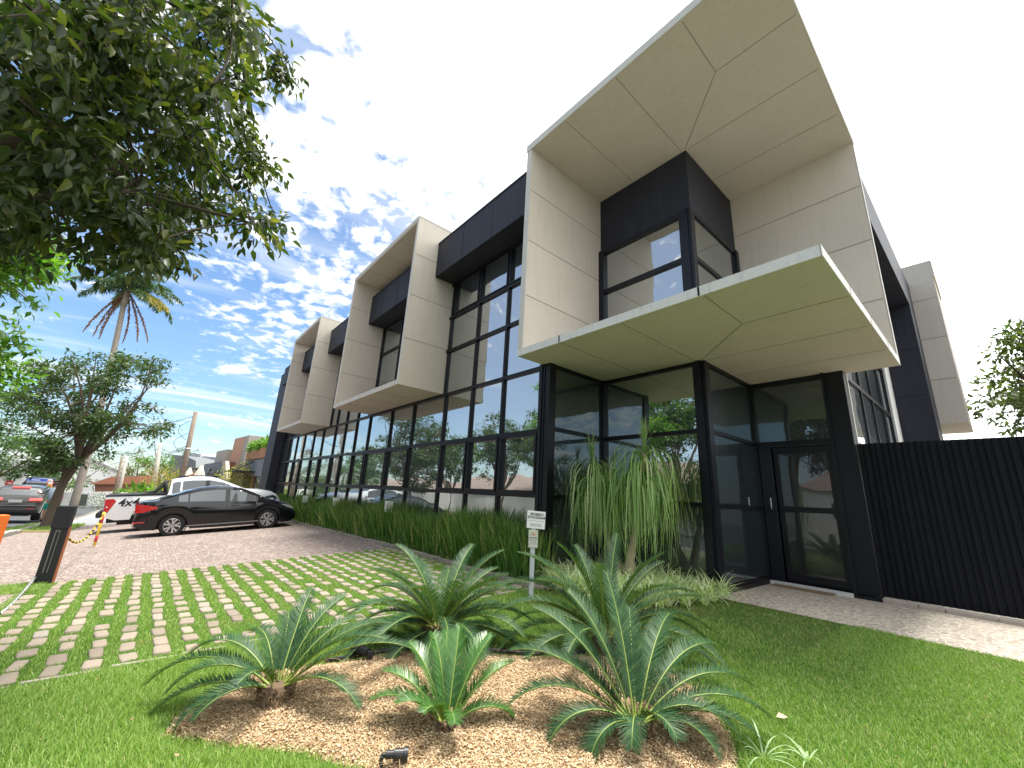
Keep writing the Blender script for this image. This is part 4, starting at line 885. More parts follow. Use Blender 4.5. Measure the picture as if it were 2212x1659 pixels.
# ---------------------------------------------------------------- vehicles
def paint(name, c, flake=0.0):
    t = MT(name); p = t.obj(); b = t.bsdf(c, 0.07 if max(c) < 0.1 else 0.3, 0.35 if flake else 0.0, spec=0.5, coat=0.0 if max(c) < 0.1 else 1.0); return t.done(b)
P_BLACK = paint('black car paint', (0.006, 0.006, 0.008)); P_WHITE = paint('white car paint', (0.82, 0.84, 0.86)); P_GREY = paint('grey car paint', (0.09, 0.088, 0.085), 1)
CGLASS = glass_mat('car window glass', 0.02, (0.85, 0.93, 0.97), (0.03, 0.035, 0.04), 0.0003)
TYRE = simple('tyre rubber', (0.014, 0.014, 0.015), 0.85, bump=0.2); ALLOY = simple('alloy wheel', (0.62, 0.62, 0.64), 0.28, 0.9, 0.04); TRIM = simple('black plastic trim', (0.014, 0.014, 0.016), 0.55)
REDL = simple('red lamp lens', (0.55, 0.012, 0.015), 0.12, coat=1.0, var=0.1, vs=20); CLEARL = simple('headlamp lens', (0.55, 0.57, 0.60), 0.1, 0.3, 0.3, 25, coat=1.0)
PLATE = simple('number plate', (0.62, 0.64, 0.66), 0.4)
def smooth_interp(x, xs, ys):
    return np.interp(x, xs, ys)
def car(name, loc, rz, pitch, label, cat, S, paintm):
    """S: dimensions. local frame: y forward, z up, origin on the ground midway"""
    t = empty(name, loc, label, cat); t.rotation_euler = (pitch, 0, rz)
    L0, L1 = S['y']; W = S['w'] / 2; wr_, wf_ = S['wheels']; R = S['R']; ax = R + 0.055
    ys = sorted(set(list(np.round(np.arange(L0, L1 + 0.001, 0.06), 3)) + [L0, L1] + [round(c + ax * math.cos(a), 3) for c in (wr_, wf_) for a in np.linspace(0.02, math.pi - 0.02, 15)]))
    ys = [y for i, y in enumerate(ys) if i == 0 or y - ys[i - 1] > 0.006]
    top = lambda y: float(np.interp(y, *zip(*S['top']))); belt = lambda y: min(float(np.interp(y, *zip(*S['belt']))), top(y) - 0.015)
    low = lambda y: float(np.interp(y, *zip(*S['low'])))
    def hw(y):
        a = min(1.0, max(0, (y - L0) / S['rnd'][0])); b = min(1.0, max(0, (L1 - y) / S['rnd'][1]))
        return W * (S['end'][0] + (1 - S['end'][0]) * math.sin(a * math.pi / 2) ** 0.8) * (S['end'][1] + (1 - S['end'][1]) * math.sin(b * math.pi / 2) ** 0.8)
    def roofw(y):
        h = max(0, top(y) - belt(y)); f = min(1, h / 0.42); return hw(y) * (0.95 - S['tumble'] * f)
    rows = []
    for y in ys:
        zb = low(y); arch = False
        for c in (wr_, wf_):
            d = y - c
            if abs(d) < ax: zb = max(zb, R * 0.95 + math.sqrt(max(0, ax * ax - d * d))); arch = True
        w_ = hw(y); bl = belt(y); tp = top(y); rw = roofw(y); zb = min(zb, bl - 0.08)
        mz = zb + (bl - zb) * 0.5; sh = S.get('crease', 0.72) 
        g = min(1, max(0, (tp - bl) / 0.3))
        rows.append([(w_ * 0.965, y, zb), (w_ * 1.0, y, mz), (w_ * 0.985, y, zb + (bl - zb) * 0.80), (w_ * 0.955, y, bl), (rw + (w_ * 0.955 - rw) * 0.06, y, tp - 0.055 * g - 0.010), (rw * 0.86, y, tp - 0.012 * g - 0.004), (rw * 0.45, y, tp + 0.012 * g), (0, y, tp + 0.018 * g)])
    nr = len(rows[0]); V = []; F = []
    for r in rows:
        V += r; V += [(-x, y, z) for x, y, z in r[:-1]][::-1]
    m = 2 * nr - 1
    for i in range(len(rows) - 1):
        for j in range(m - 1): F.append((i * m + j, i * m + j + 1, (i + 1) * m + j + 1, (i + 1) * m + j))
    F.append(tuple(range(m - 1, -1, -1))); F.append(tuple((len(rows) - 1) * m + j for j in range(m)))
    mb = MB(); mb.add(V, F); body = mb.build('body', paintm, t, smooth=True)
    sm = body.modifiers.new('edges', 'EDGE_SPLIT'); sm.split_angle = R_(38)
    # floor and dark wheel wells
    mb = MB(); mb.box(-W * 0.55, W * 0.55, L0 + 0.35, L1 - 0.3, 0.2, 0.34); mb.box(-W * 0.80, W * 0.80, L0 + 0.10, L1 - 0.15, 0.3, 0.62); mb.build('underbody', TRIM, t)
    # side windows: quads following the body between belt and roof, pushed out a little
    def side_pt(y, f):
        w_ = hw(y); bl = belt(y); tp = top(y); rw = roofw(y); g = min(1, max(0, (tp - bl) / 0.3)); z1 = tp - 0.055 * g - 0.010
        x1 = rw + (w_ * 0.955 - rw) * 0.06
        return (w_ * 0.955 + (x1 - w_ * 0.955) * f, y, bl + (z1 - bl) * f)
    for s in (1, -1):
        for ya, yb, nm in S['windows']:
            V = []; F = []; k = 12
            for i in range(k + 1):
                y = ya + (yb - ya) * i / k
                for f in (0.06, 0.90):
                    x, yy, z = side_pt(y, f); z1 = side_pt(y, 0.9)[2]; V.append((s * (x + 0.006), yy, z))
            for i in range(k): F.append((2 * i, 2 * i + 2, 2 * i + 3, 2 * i + 1) if s > 0 else (2 * i, 2 * i + 1, 2 * i + 3, 2 * i + 2))
            MB().add(V, F).build('window', CGLASS, t, smooth=True)
        if 'pillar' in S:
            for ya, yb in S['pillar']:
                V = [(s * (side_pt(y, f)[0] + 0.004), y, side_pt(y, f)[2]) for y in (ya, yb) for f in (0.05, 0.9)]
                MB().add(V, [(0, 2, 3, 1) if s > 0 else (0, 1, 3, 2)]).build('pillar', TRIM, t)
    # windscreen and rear glass
    for ya, yb, nm in S['screens']:
        V = []; F = []; k = 10
        for i in range(k + 1):
            y = ya + (yb - ya) * i / k; rw = roofw(y); tp = top(y); g = min(1, max(0, (tp - belt(y)) / 0.3))
            for fx, dz in ((-0.88, -0.014 * g), (-0.45, 0.012 * g), (0, 0.018 * g), (0.45, 0.012 * g), (0.88, -0.014 * g)): V.append((rw * fx, y, tp + dz + 0.007))
        for i in range(k):
            for j in range(4): F.append((i * 5 + j, i * 5 + j + 1, i * 5 + j + 6, i * 5 + j + 5))
        MB().add(V, F).build(nm, CGLASS, t, smooth=True)
    # wheels
    for c in (wr_, wf_):
        for s in (1, -1):
            w0 = W - 0.10
            wh = bpy.data.objects.new('wheel', None); link(wh, t); wh.location = (s * w0, c, R); wh.empty_display_size = 0.1
            ty = [(R * 0.66, -0.10), (R * 0.93, -0.10), (R, -0.075), (R, 0.065), (R * 0.95, 0.09), (R * 0.68, 0.098), (R * 0.66, 0.09)]
            if s < 0: ty = [(a, -b) for a, b in ty]
            o = MB().lathe(ty, (0, 0, 0), 'x', 40).build('tyre', TYRE, wh, smooth=True)
            es = o.modifiers.new('edges', 'EDGE_SPLIT'); es.split_angle = R_(35)
            mb = MB(); q = s
            mb.lathe([(R * 0.67, q * 0.092), (R * 0.64, q * 0.095), (R * 0.62, q * 0.07)], (0, 0, 0), 'x', 40)
            mb.lathe([(R * 0.10, q * 0.086), (0.001, q * 0.088)], (0, 0, 0), 'x', 14); mb.lathe([(R * 0.13, q * 0.05), (R * 0.10, q * 0.086)], (0, 0, 0), 'x', 14)
            for kk in range(5):
                a = 2 * math.pi * kk / 5 + c
                for da, wd in ((-0.20, 0.13), (0.20, 0.13)):
                    a0 = a + da * 0.55; a1 = a + da * 1.35; r0, r1 = R * 0.08, R * 0.64; vs = []
                    for (rr, aa, hw_) in ((r0, a0, R * 0.05), (r1 * 0.6, a + da, R * 0.055), (r1, a1, R * 0.075)):
                        for sg in (-1, 1): vs.append((q * 0.088, rr * math.cos(aa) - sg * hw_ * math.sin(aa), rr * math.sin(aa) + sg * hw_ * math.cos(aa)))
                    vs += [(q * 0.05, y_, z_) for _, y_, z_ in vs]
                    mb.add(vs, [(0, 1, 3, 2), (2, 3, 5, 4), (0, 2, 8, 6), (2, 4, 10, 8), (1, 7, 9, 3), (3, 9, 11, 5)])
            mb.build('rim', ALLOY, wh)
            MB().lathe([(R * 0.63, q * 0.03), (0.001, q * 0.03)], (0, 0, 0), 'x', 24).build('brake_disc', simple('dark brake', (0.05, 0.045, 0.045), 0.5), wh)
            MB().lathe([(ax - 0.01, -s * 0.22), (ax - 0.01, s * 0.07)], (0, 0, 0), 'x', 32).build('wheel_well', BLACKM, wh)
    return t, side_pt, hw, top, belt
def decal(t, name, mat, side_pt, ya, yb, fa, fb, sx=1, off=0.008):
    V = []; F = []; k = 6
    for i in range(k + 1):
        y = ya + (yb - ya) * i / k
        for f in (fa, fb):
            x, yy, z = side_pt(y, f); V.append((sx * (x + off), yy, z))
    for i in range(k): F.append((2 * i, 2 * i + 2, 2 * i + 3, 2 * i + 1))
    return MB().add(V, F).build(name, mat, t)

sc1 = 0.94
SED = dict(y=(-2.16 * sc1, 2.22 * sc1), w=1.70, R=0.30, wheels=(-1.24 * sc1 - 0.02, 1.30 * sc1), rnd=(0.45, 0.62), end=(0.80, 0.74), tumble=0.22,
    top=[(-2.05, 0.50), (-2.03, 0.80), (-1.98, 0.96), (-1.90, 0.985), (-1.62, 1.01), (-1.30, 1.13), (-0.95, 1.25), (-0.60, 1.335), (-0.20, 1.375), (0.15, 1.36), (0.50, 1.27), (0.85, 1.12), (1.15, 0.97), (1.25, 0.93), (1.50, 0.865), (1.75, 0.79), (1.92, 0.70), (2.02, 0.60), (2.09, 0.48)],
    belt=[(-2.05, 0.48), (-1.9, 0.90), (-1.6, 0.965), (-1.2, 0.95), (0, 0.90), (0.9, 0.86), (1.25, 0.85), (1.6, 0.78), (1.9, 0.66), (2.09, 0.46)],
    low=[(-2.05, 0.34), (-1.85, 0.22), (-1.4, 0.2), (0, 0.17), (1.5, 0.18), (1.9, 0.18), (2.09, 0.26)],
    windows=[(-1.12, -0.90, 'q'), (-0.86, 0.02, 'r'), (0.14, 0.86, 'f')], pillar=[(0.02, 0.14)], screens=[(-1.55, -0.80, 'rear_window'), (0.42, 1.16, 'windscreen')])
CX = -16.62; yc = 1.93
zr, zf = GZ(CX, 0.73), GZ(CX, 3.15)
pit = math.atan2(zf - zr, 2.42)
t, sp1, hw1, top1, bel1 = car('sedan', (CX, yc, (zr + zf) / 2), 0, pit, 'glossy black four door sedan parked in front of the white pickup', 'car', SED, P_BLACK)
def blk(name, mat, x0, x1, y0, y1, z0, z1, par, bev=0.01): return MB().box(x0, x1, y0, y1, z0, z1).build(name, mat, par, bevel=bev)
for s in (1, -1):
    # tail lamp: pointed wrap-round shape
    V = []; F = []
    for (y, z0, z1) in ((-2.045, 0.70, 0.90), (-1.97, 0.69, 0.915), (-1.85, 0.70, 0.905), (-1.72, 0.75, 0.875), (-1.56, 0.80, 0.84)):
        for z in (z0, z1): V.append((s * (hw1(y) * 0.995 + 0.008), y, z))
    for i in range(4): F.append((2 * i, 2 * i + 2, 2 * i + 3, 2 * i + 1))
    V2 = [(s * hw1(-2.045) * f, -2.052, z) for f in (1.0, 0.55) for z in (0.71, 0.90)]
    mb = MB().add(V, F); mb.add(V2, [(0, 1, 3, 2)]); mb.build('tail_lamp', REDL, t)
    V = []; F = []
    for (y, z0, z1) in ((1.60, 0.735, 0.75), (1.75, 0.66, 0.74), (1.90, 0.60, 0.69), (2.0, 0.57, 0.62)):
        for z in (z0, z1): V.append((s * (hw1(y) * 0.99 + 0.008), y, z))
    for i in range(3): F.append((2 * i, 2 * i + 2, 2 * i + 3, 2 * i + 1))
    MB().add(V, F).build('headlight', CLEARL, t)
    mir = MB(); mir.tube([(s * 0.80, 0.98, 0.93), (s * 0.90, 0.96, 0.965)], [0.02, 0.02], 6); mir.lathe([(0.0, -0.075), (0.055, -0.06), (0.068, 0), (0.055, 0.04), (0.0, 0.05)], (s * 0.94, 0.96, 0.98), 'y', 12); mir.build('mirror', P_BLACK, t, smooth=True)
    for y0 in (-0.80, 0.20): MB().box(min(s * 0.79, s * 0.852), max(s * 0.79, s * 0.852), y0, y0 + 0.20, 0.775, 0.80).build('door_handle', P_BLACK, t, bevel=0.006)
    for y in (-0.93, 0.08, 1.10): MB().add([(s * (hw1(y) * f + 0.003), y + d, z) for f, z in ((0.985, 0.30), (1.002, 0.52), (0.990, 0.75), (0.962, 0.87)) for d in (0, 0.008)], [(0, 1, 3, 2), (2, 3, 5, 4), (4, 5, 7, 6)]).build('door_gap', BLACKM, t)
    mb = MB().box(min(s * 0.82, s * 0.853), max(s * 0.82, s * 0.853), -0.88, 0.98, 0.255, 0.285); mb.build('sill_trim', simple('bright sill', (0.25, 0.26, 0.28), 0.25, 0.6), t)
    blk('reflector', REDL, s * 0.66 - 0.06, s * 0.66 + 0.06, -2.06, -1.98, 0.40, 0.44, t)
    mb = MB(); mb.add([(s * (hw1(y) + 0.010), y, 0.42 + (0.03 if d else 0)) for y in (-1.98, -1.80) for d in (0, 1)], [(0, 2, 3, 1)]); mb.build('reflector', REDL, t)
blk('number_plate', PLATE, -0.2, 0.2, -2.075, -2.05, 0.62, 0.74, t, 0.003)
MB().box(-0.62, 0.62, 2.02, 2.10, 0.30, 0.44).build('grille', TRIM, t, bevel=0.01)

PK = dict(y=(-2.50, 2.62), w=1.84, R=0.37, wheels=(-1.40, 1.62), rnd=(0.10, 0.75), end=(0.97, 0.76), tumble=0.20,
    top=[(-2.50, 1.15), (-0.96, 1.13), (-0.93, 1.13), (-0.90, 1.60), (-0.75, 1.665), (-0.3, 1.71), (0.25, 1.70), (0.60, 1.61), (1.0, 1.43), (1.32, 1.27), (1.40, 1.24), (1.9, 1.20), (2.25, 1.12), (2.5, 0.98), (2.62, 0.75)],
    belt=[(-2.50, 1.13), (-0.95, 1.09), (-0.9, 1.10), (0.8, 1.12), (1.35, 1.16), (1.9, 1.10), (2.3, 0.98), (2.62, 0.70)],
    low=[(-2.5, 0.50), (-2.2, 0.38), (-1, 0.38), (1.2, 0.42), (2.2, 0.40), (2.62, 0.48)],
    windows=[(-0.84, -0.62, 'q'), (-0.56, 0.10, 'r'), (0.22, 0.86, 'f')], pillar=[(0.10, 0.22)], screens=[(0.52, 1.30, 'windscreen')])
CX2 = -19.9; zr, zf = GZ(CX2, 0.1), GZ(CX2, 3.1)
pitp = math.atan2(zf - zr, 3.0) * 0.95
t, sp2, hw2, top2, bel2 = car('pickup_truck', (CX2, 1.58, (zr + zf) / 2 + 0.03), 0, pitp, 'white double cab pickup truck parked behind the black sedan, with 4x4 on its side', 'pickup truck', PK, P_WHITE)
blk('bed_rim', TRIM, -0.90, 0.90, -2.50, -0.95, 1.135, 1.185, t, 0.012)
for s in (1, -1):
    V = [(s * (hw2(y) * 0.99 + 0.012), y, z) for y, z in ((-2.49, 0.66), (-2.40, 0.62), (-2.22, 0.98), (-2.30, 1.06), (-2.49, 1.05))]; V2 = [(s * 0.70, -2.512, z) for z in (0.66, 1.05)] + [(s * 0.92, -2.512, z) for z in (1.05, 0.66)]
    mb = MB().add(V, [(0, 1, 2, 3, 4)]); mb.add(V2, [(0, 1, 2, 3)]); mb.build('tail_lamp', REDL, t)
    mb = MB(); mb.tube([(s * 0.78, -1.72, 1.12), (s * 0.80, -1.30, 1.22), (s * 0.80, -1.05, 1.50), (s * 0.80, -0.98, 1.62)], [0.035, 0.04, 0.05, 0.04], 8); mb.tube([(s * 0.80, -1.02, 1.55), (s * 0.80, -1.0, 1.12)], 0.045, 8); mb.tube([(s * 0.79, -1.45, 1.15), (s * 0.80, -1.05, 1.18)], 0.04, 8); mb.build('roll_bar', TRIM, t, smooth=True)
    MB().tube([(s * 0.66, -0.7, 1.70), (s * 0.67, -0.5, 1.76), (s * 0.66, 0.2, 1.76), (s * 0.63, 0.5, 1.68)], 0.018, 6).build('roof_rail', TRIM, t, smooth=True)
    V = [(s * (hw2(y) * 0.985 + 0.012), y, z) for y, z in ((2.02, 0.92), (2.10, 0.78), (2.42, 0.74), (2.50, 0.86), (2.30, 0.96))]
    MB().add(V, [(0, 1, 2, 3, 4)]).build('headlight', simple('smoked headlamp', (0.06, 0.065, 0.08), 0.1, 0.2, 0.3, 20, coat=1.0), t)
    for y0 in (-0.30, 0.48): blk('door_handle', CHROME, min(s * 0.88, s * 0.935), max(s * 0.88, s * 0.935), y0, y0 + 0.2, 0.98, 1.01, t, 0.006)
    mb = MB(); mb.lathe([(0.0, -0.09), (0.07, -0.07), (0.085, 0), (0.07, 0.05), (0.0, 0.06)], (s * 1.02, 1.02, 1.18), 'y', 12); mb.tube([(s * 0.88, 1.0, 1.12), (s * 1.0, 1.0, 1.16)], 0.025, 6); mb.build('mirror', P_WHITE, t, smooth=True)
blk('rear_bumper', TRIM, -0.90, 0.90, -2.66, -2.49, 0.48, 0.66, t, 0.05)
blk('number_plate', PLATE, -0.2, 0.2, -2.53, -2.505, 0.72, 0.84, t, 0.003)
x4 = text_mesh('lettering', '4x4', 0.34, TRIM, (hw2(-1.8) * 1.0 + 0.002, -1.93, 0.92), (R_(90), 0, R_(90)), t, 0.004, shear=0.2, bold=0.008)

SUVD = dict(y=(-2.2, 2.2), w=1.84, R=0.36, wheels=(-1.32, 1.34), rnd=(0.35, 0.6), end=(0.86, 0.78), tumble=0.18,
    top=[(-2.2, 0.80), (-2.15, 1.06), (-2.05, 1.20), (-1.80, 1.50), (-1.60, 1.60), (-0.8, 1.65), (0.1, 1.63), (0.6, 1.48), (1.1, 1.12), (1.3, 1.06), (1.9, 0.96), (2.1, 0.8), (2.2, 0.6)],
    belt=[(-2.2, 0.78), (-2.0, 1.06), (-1, 1.04), (1.1, 1.0), (1.9, 0.88), (2.2, 0.58)], low=[(-2.2, 0.42), (-1.8, 0.32), (0, 0.3), (1.8, 0.3), (2.2, 0.42)],
    windows=[(-1.7, -1.05, 'q'), (-0.95, -0.1, 'r'), (0.0, 0.8, 'f')], pillar=[(-1.05, -0.95), (-0.1, 0.0)], screens=[(-2.08, -1.72, 'rear_window'), (0.5, 1.15, 'windscreen')])
q = on_x((38, 1121), -31.5)
SX, SY = -33.5, q[1] - 0.25; SZ_ = GZ(-33.5, SY)
t, s3, h3, t3_, b3 = car('suv', (SX, SY, float(on_x((60, 1125), -31.3)[2])), R_(90), 0, 'grey sport utility vehicle seen from behind at the left edge, brake lights on', 'car', SUVD, P_GREY)
GLOW = MT('lit red brake lamp'); b_ = GLOW.bsdf((0.7, 0.02, 0.02), 0.2, coat=1.0); b_.inputs['Emission Color'].default_value = (1, 0.06, 0.05, 1); b_.inputs['Emission Strength'].default_value = 1.6; GLOW = GLOW.done(b_)
for s in (1, -1):
    blk('tail_lamp', GLOW, min(s * 0.44, s * 0.86), max(s * 0.44, s * 0.86), -2.235, -2.10, 0.95, 1.05, t, 0.02)
    blk('reflector', REDL, min(s * 0.45, s * 0.72), max(s * 0.45, s * 0.72), -2.25, -2.2, 0.53, 0.57, t)
blk('brake_lamp', GLOW, -0.3, 0.3, -1.86, -1.78, 1.555, 1.585, t); blk('rear_bumper', TRIM, -0.85, 0.85, -2.26, -2.0, 0.36, 0.56, t, 0.04); blk('number_plate', PLATE, -0.22, 0.22, -2.235, -2.2, 0.84, 0.96, t, 0.004)
blk('chrome_strip', ALLOY, -0.80, 0.80, -2.23, -2.19, 0.70, 0.715, t, 0.003)
# a dark car further up the street
q = on_x((108, 1068), -52); t, *_ = car('hatchback', (-52, q[1] - 0.6, float(q[2]) - 0.25), R_(90), 0, 'distant dark car on the street beyond the grey vehicle', 'car', SUVD, P_BLACK)

# ---------------------------------------------------------------- bollards, chains, posts
bz = GZ(-8.95, -0.85)
t = empty('gate_post', (-8.98, -0.83, bz), 'black metal gate post with a rusty orange side at the corner of the stone grid', 'post', rz=R_(84))
RUST = simple('rusty orange steel', (0.42, 0.13, 0.05), 0.8, var=0.5, vs=6, bump=0.4)
h_ = float(on_x((150, 1092), -9.0)[2]) - bz
MB().box(-0.085, 0.085, -0.14, -0.002, 0, h_ - 0.27).build('box_section', BLACKM, t)
MB().box(-0.092, 0.09, -0.16, -0.002, h_ - 0.30, h_).build('motor_box', BLACKM, t, bevel=0.006)
MB().box(-0.078, 0.078, -0.002, 0.03, 0, h_ - 0.02).build('rear_plate', RUST, t)
MB().box(0.086, 0.092, -0.10, 0.028, 0, h_ - 0.3).build('side_plate', RUST, t)
MB().box(-0.03, -0.018, -0.147, -0.14, 0.16, h_ - 0.33).box(0.012, 0.02, -0.147, -0.14, 0.16, h_ - 0.33).box(-0.03, 0.02, -0.148, -0.14, h_ - 0.345, h_ - 0.33).build('guide_rail', simple('worn steel', (0.2, 0.2, 0.18), 0.4, 0.6), t)
t = empty('orange_post', tuple(on_z((-22, 1185), GZ(-13.2, -2.0))), 'bright orange steel post cut off by the left edge', 'post', rz=R_(30))
MB().box(-0.12, 0.12, -0.1, 0.1, 0, 0.72).build('box_section', simple('orange paint', (0.75, 0.17, 0.02), 0.5, var=0.12), t, bevel=0.02)
MB().box(-0.12, 0.12, -0.106, -0.1, 0.0, 0.30).build('worn_base', RUST, t)
YEL = simple('yellow paint', (0.78, 0.55, 0.04), 0.5, var=0.1); REDP = simple('red paint', (0.6, 0.03, 0.05), 0.5, var=0.1)
q = ground_pt((203, 1180)); hh = float(on_x((215, 1106), q[0])[2]) - q[2]
t = empty('chain_post', tuple(q), 'thin yellow chain post with two red bands beside the black sedan', 'post')
MB().tube([(0, 0, 0), (0, 0, hh)], 0.028, 12).build('pole', YEL, t, smooth=True)
for a, b in ((0.10, 0.24), (hh - 0.26, hh - 0.10)): MB().tube([(0, 0, a), (0, 0, b)], 0.030, 12).build('red_band', REDP, t, smooth=True)
MB().box(-0.12, 0.12, -0.09, 0.09, 0, 0.012).build('foot', KST, t)
def chain(name, p0, p1, sag, mats, label, r=0.007, ln=0.036):
    p0, p1 = Vector(p0), Vector(p1); n = max(6, int((p1 - p0).length / ln)); mb = MB()
    for i in range(n):
        f0, f1 = i / n, (i + 1.25) / n; a = p0.lerp(p1, f0) - Vector((0, 0, sag * 4 * f0 * (1 - f0))); b = p0.lerp(p1, f1) - Vector((0, 0, sag * 4 * f1 * (1 - f1)))
        d = (b - a).normalized(); u = d.cross(Vector((0, 0, 1))).normalized() if i % 2 else Vector((0, 0, 1)); u = (u - d * u.dot(d)).normalized(); m = (a + b) / 2; h = (b - a).length / 2; w_ = r * 1.7
        ring_ = [m - d * h, m - d * h * 0.6 + u * w_, m + d * h * 0.6 + u * w_, m + d * h, m + d * h * 0.6 - u * w_, m - d * h * 0.6 - u * w_, m - d * h]
        mb.tube(ring_, r * 0.6, 5, mi=(i // 5) % len(mats))
    return tag(mb.build(name, mats), label, 'chain')
gp = Vector((-8.98, -0.83, bz))
chain('chain', gp + Vector((0.05, 0.08, 0.62)), Vector(q) + Vector((0, 0, hh - 0.05)), 0.30, [YEL, BLACKM], 'yellow and black plastic chain sagging between the black gate post and the yellow post', 0.008, 0.05)
wc = ground_pt((2, 1328)); chain('chain', gp + Vector((0.06, -0.1, 0.12)), Vector(wc) + Vector((0, 0, 0.02)), 0.05, [simple('galvanised steel', (0.55, 0.55, 0.53), 0.35, 0.8)], 'white metal chain running from the foot of the black gate post to the left edge', 0.008, 0.045)

# ---------------------------------------------------------------- street poles and wires
WOOD = simple('weathered timber pole', (0.20, 0.155, 0.12), 0.9, var=0.35, vs=5, bump=0.5, bs=20); CONCP = simple('concrete pole', (0.42, 0.39, 0.33), 0.9, var=0.15)
def pole(p_base, p_top, X, r0, r1, mat, label):
    b = on_x(p_base, X); tp = on_x(p_top, X); g = GZ(X, b[1]); d = (tp - b) / (tp[2] - b[2]); b = b - d * (b[2] - g)
    t = empty('utility_pole', tuple(b), label, 'utility pole', 'utility poles along the street')
    MB().tube([(0, 0, 0), tuple(tp - b)], [r0, r1], 10).build('shaft', mat, t, smooth=True)
    return t, tp, b
t, tpA, bA = pole((396, 1015), (423, 890), -36, 0.20, 0.12, WOOD, 'tall brown timber utility pole standing behind the pickup roof')
mb = MB()
for k in range(3):
    zc = tpA[2] - bA[2] - 0.6 - 0.9 * k; c0 = (tpA - bA) * (zc / (tpA[2] - bA[2])); mb.tube([c0 + np.array([-0.1, -0.15 - (0.55 + 0.1 * k) * math.sin(math.pi * a / 12), -1.4 * a / 12]) for a in range(13)], 0.014, 5)
mb.build('hanging_cable', BLACKM, t)
MB().lathe([(0.15, -0.05), (0.17, 0), (0.15, 0.05)], tuple((tpA - bA) * 0.62), 'z', 12).build('band', CHROME, t)
t, tpB, bB = pole((331, 1060), (346, 958), -60, 0.26, 0.16, CONCP, 'pale concrete utility pole left of the modern houses')
t, tpC, bC = pole((257, 1062), (274, 985), -58, 0.18, 0.12, CONCP, 'pale slim pole, right one of the close pair near the red roof')
t, tpD, bD = pole((249, 1058), (264, 987), -62, 0.16, 0.11, WOOD, 'brown slim pole, left one of the close pair near the red roof')
def wire(a, b, sag, label, r=0.018):
    a, b = Vector(a), Vector(b); pts = [a.lerp(b, i / 16) - Vector((0, 0, sag * 4 * (i / 16) * (1 - i / 16))) for i in range(17)]
    tag(MB().tube(pts, r, 5).build('overhead_wire', BLACKM), label, 'wire', 'overhead wires')
wire(tpA - [0, 0, 0.3], on_x((0, 936), -30), 0.5, 'overhead wire from the top of the timber pole to the left edge')
wire(tpA - [0, 0, 2.6], tpB - [0, 0, 0.3], 0.4, 'short overhead wire between the timber pole and the pale concrete pole')
wire(on_x((0, 948), -34), tpB - [0, 0, 0.6], 0.7, 'lower overhead wire crossing behind the street tree')
wire(on_x((0, 1004), -40), tpC - [0, 0, 0.5], 0.5, 'lowest overhead wire reaching the pair of slim poles')

# ---------------------------------------------------------------- neighbouring buildings
SLATE = simple('slate grey render', (0.12, 0.135, 0.16), 0.75, var=0.12, vs=1.2); SLATE2 = simple('dark grey render', (0.14, 0.15, 0.155), 0.8, var=0.1, vs=1)
TAUPE = simple('taupe render', (0.36, 0.33, 0.29), 0.85, var=0.06, vs=0.6); TAUPE2 = simple('light grey render', (0.45, 0.46, 0.50), 0.85, var=0.05); BRICK = None
def brick_mat(nm, c1, c2, sc_):
    t = MT(nm); b = t.n('ShaderNodeTexBrick'); t.l(t.mapping(t.obj(), (1, 1, 1), (R_(90), 0, 0)), b.inputs[0]); b.inputs['Scale'].default_value = sc_
    b.inputs['Color1'].default_value = (*c1, 1); b.inputs['Color2'].default_value = (*c2, 1); b.inputs['Mortar'].default_value = (0.2, 0.15, 0.11, 1)
    return t.done(t.bsdf(b.outputs[0], 0.9))
BRICK = simple('rust brown stone cladding', (0.40, 0.19, 0.10), 0.9, var=0.5, vs=4, bump=0.8, bs=8)
TERR = simple('terracotta render', (0.50, 0.28, 0.19), 0.85, var=0.12, vs=2)
def house(name, label, cat='building'):
    return empty(name, (0, 0, 0), label, cat)
def quadwall(mb, pts_px, y, depth):
    """a wall panel outlined in the plane of the street front at y, with real thickness behind"""
    P = [on_y(p, y) for p in pts_px]; n = len(P); V = [tuple(q) for q in P] + [(q[0], q[1] + depth, q[2]) for q in P]
    mb.add(V, [tuple(range(n)), tuple(range(2 * n - 1, n - 1, -1))] + [(i, n + i, n + (i + 1) % n, (i + 1) % n) for i in range(n)]); return mb
# shop next door: slate front with canopy, brick planter on top
t = house('shop_building', 'dark slate shop next door with a strutted canopy and a brick planter on top')
xa, xb = -37.6, -27.0
mb = MB(); mb.box(xa, xb, 5.25, 12, -1, 2.75); mb.box(xa, -36.4, 5.2, 5.25, -1, 1.9); mb.build('wall', SLATE, t)
MB().box(-36.6, xb, 5.0, 5.2, 1.62, 2.72).build('fascia', simple('blue grey cladding', (0.15, 0.165, 0.20), 0.6, var=0.1, vs=1.5), t)
MB().box(-37.0, -31.5, 3.9, 5.0, 1.86, 1.94).build('canopy', BLACKM, t)
for x in (-36.2, -33.0): MB().tube([(x, 4.0, 1.94), (x, 5.0, 2.6)], 0.045, 6).build('strut', BLACKM, t)
MB().box(-35.6, -33.9, 5.14, 5.22, -0.6, 1.6).build('door', BLACKM, t); MB().box(-33.4, -32.4, 5.14, 5.22, -0.6, 1.6).build('door', simple('timber door', (0.24, 0.12, 0.06), 0.6), t); MB().box(-31.2, -29.6, 5.14, 5.22, -0.6, 1.6).build('window', GLASS_D, t)
MB().box(-36.0, xb, 4.9, 5.5, 2.75, 3.38).build('planter', BRICK, t)
MB().box(-28.9, -28.5, 4.9, 5.0, 1.2, 1.75).build('wall_lamp', WHITE, t)
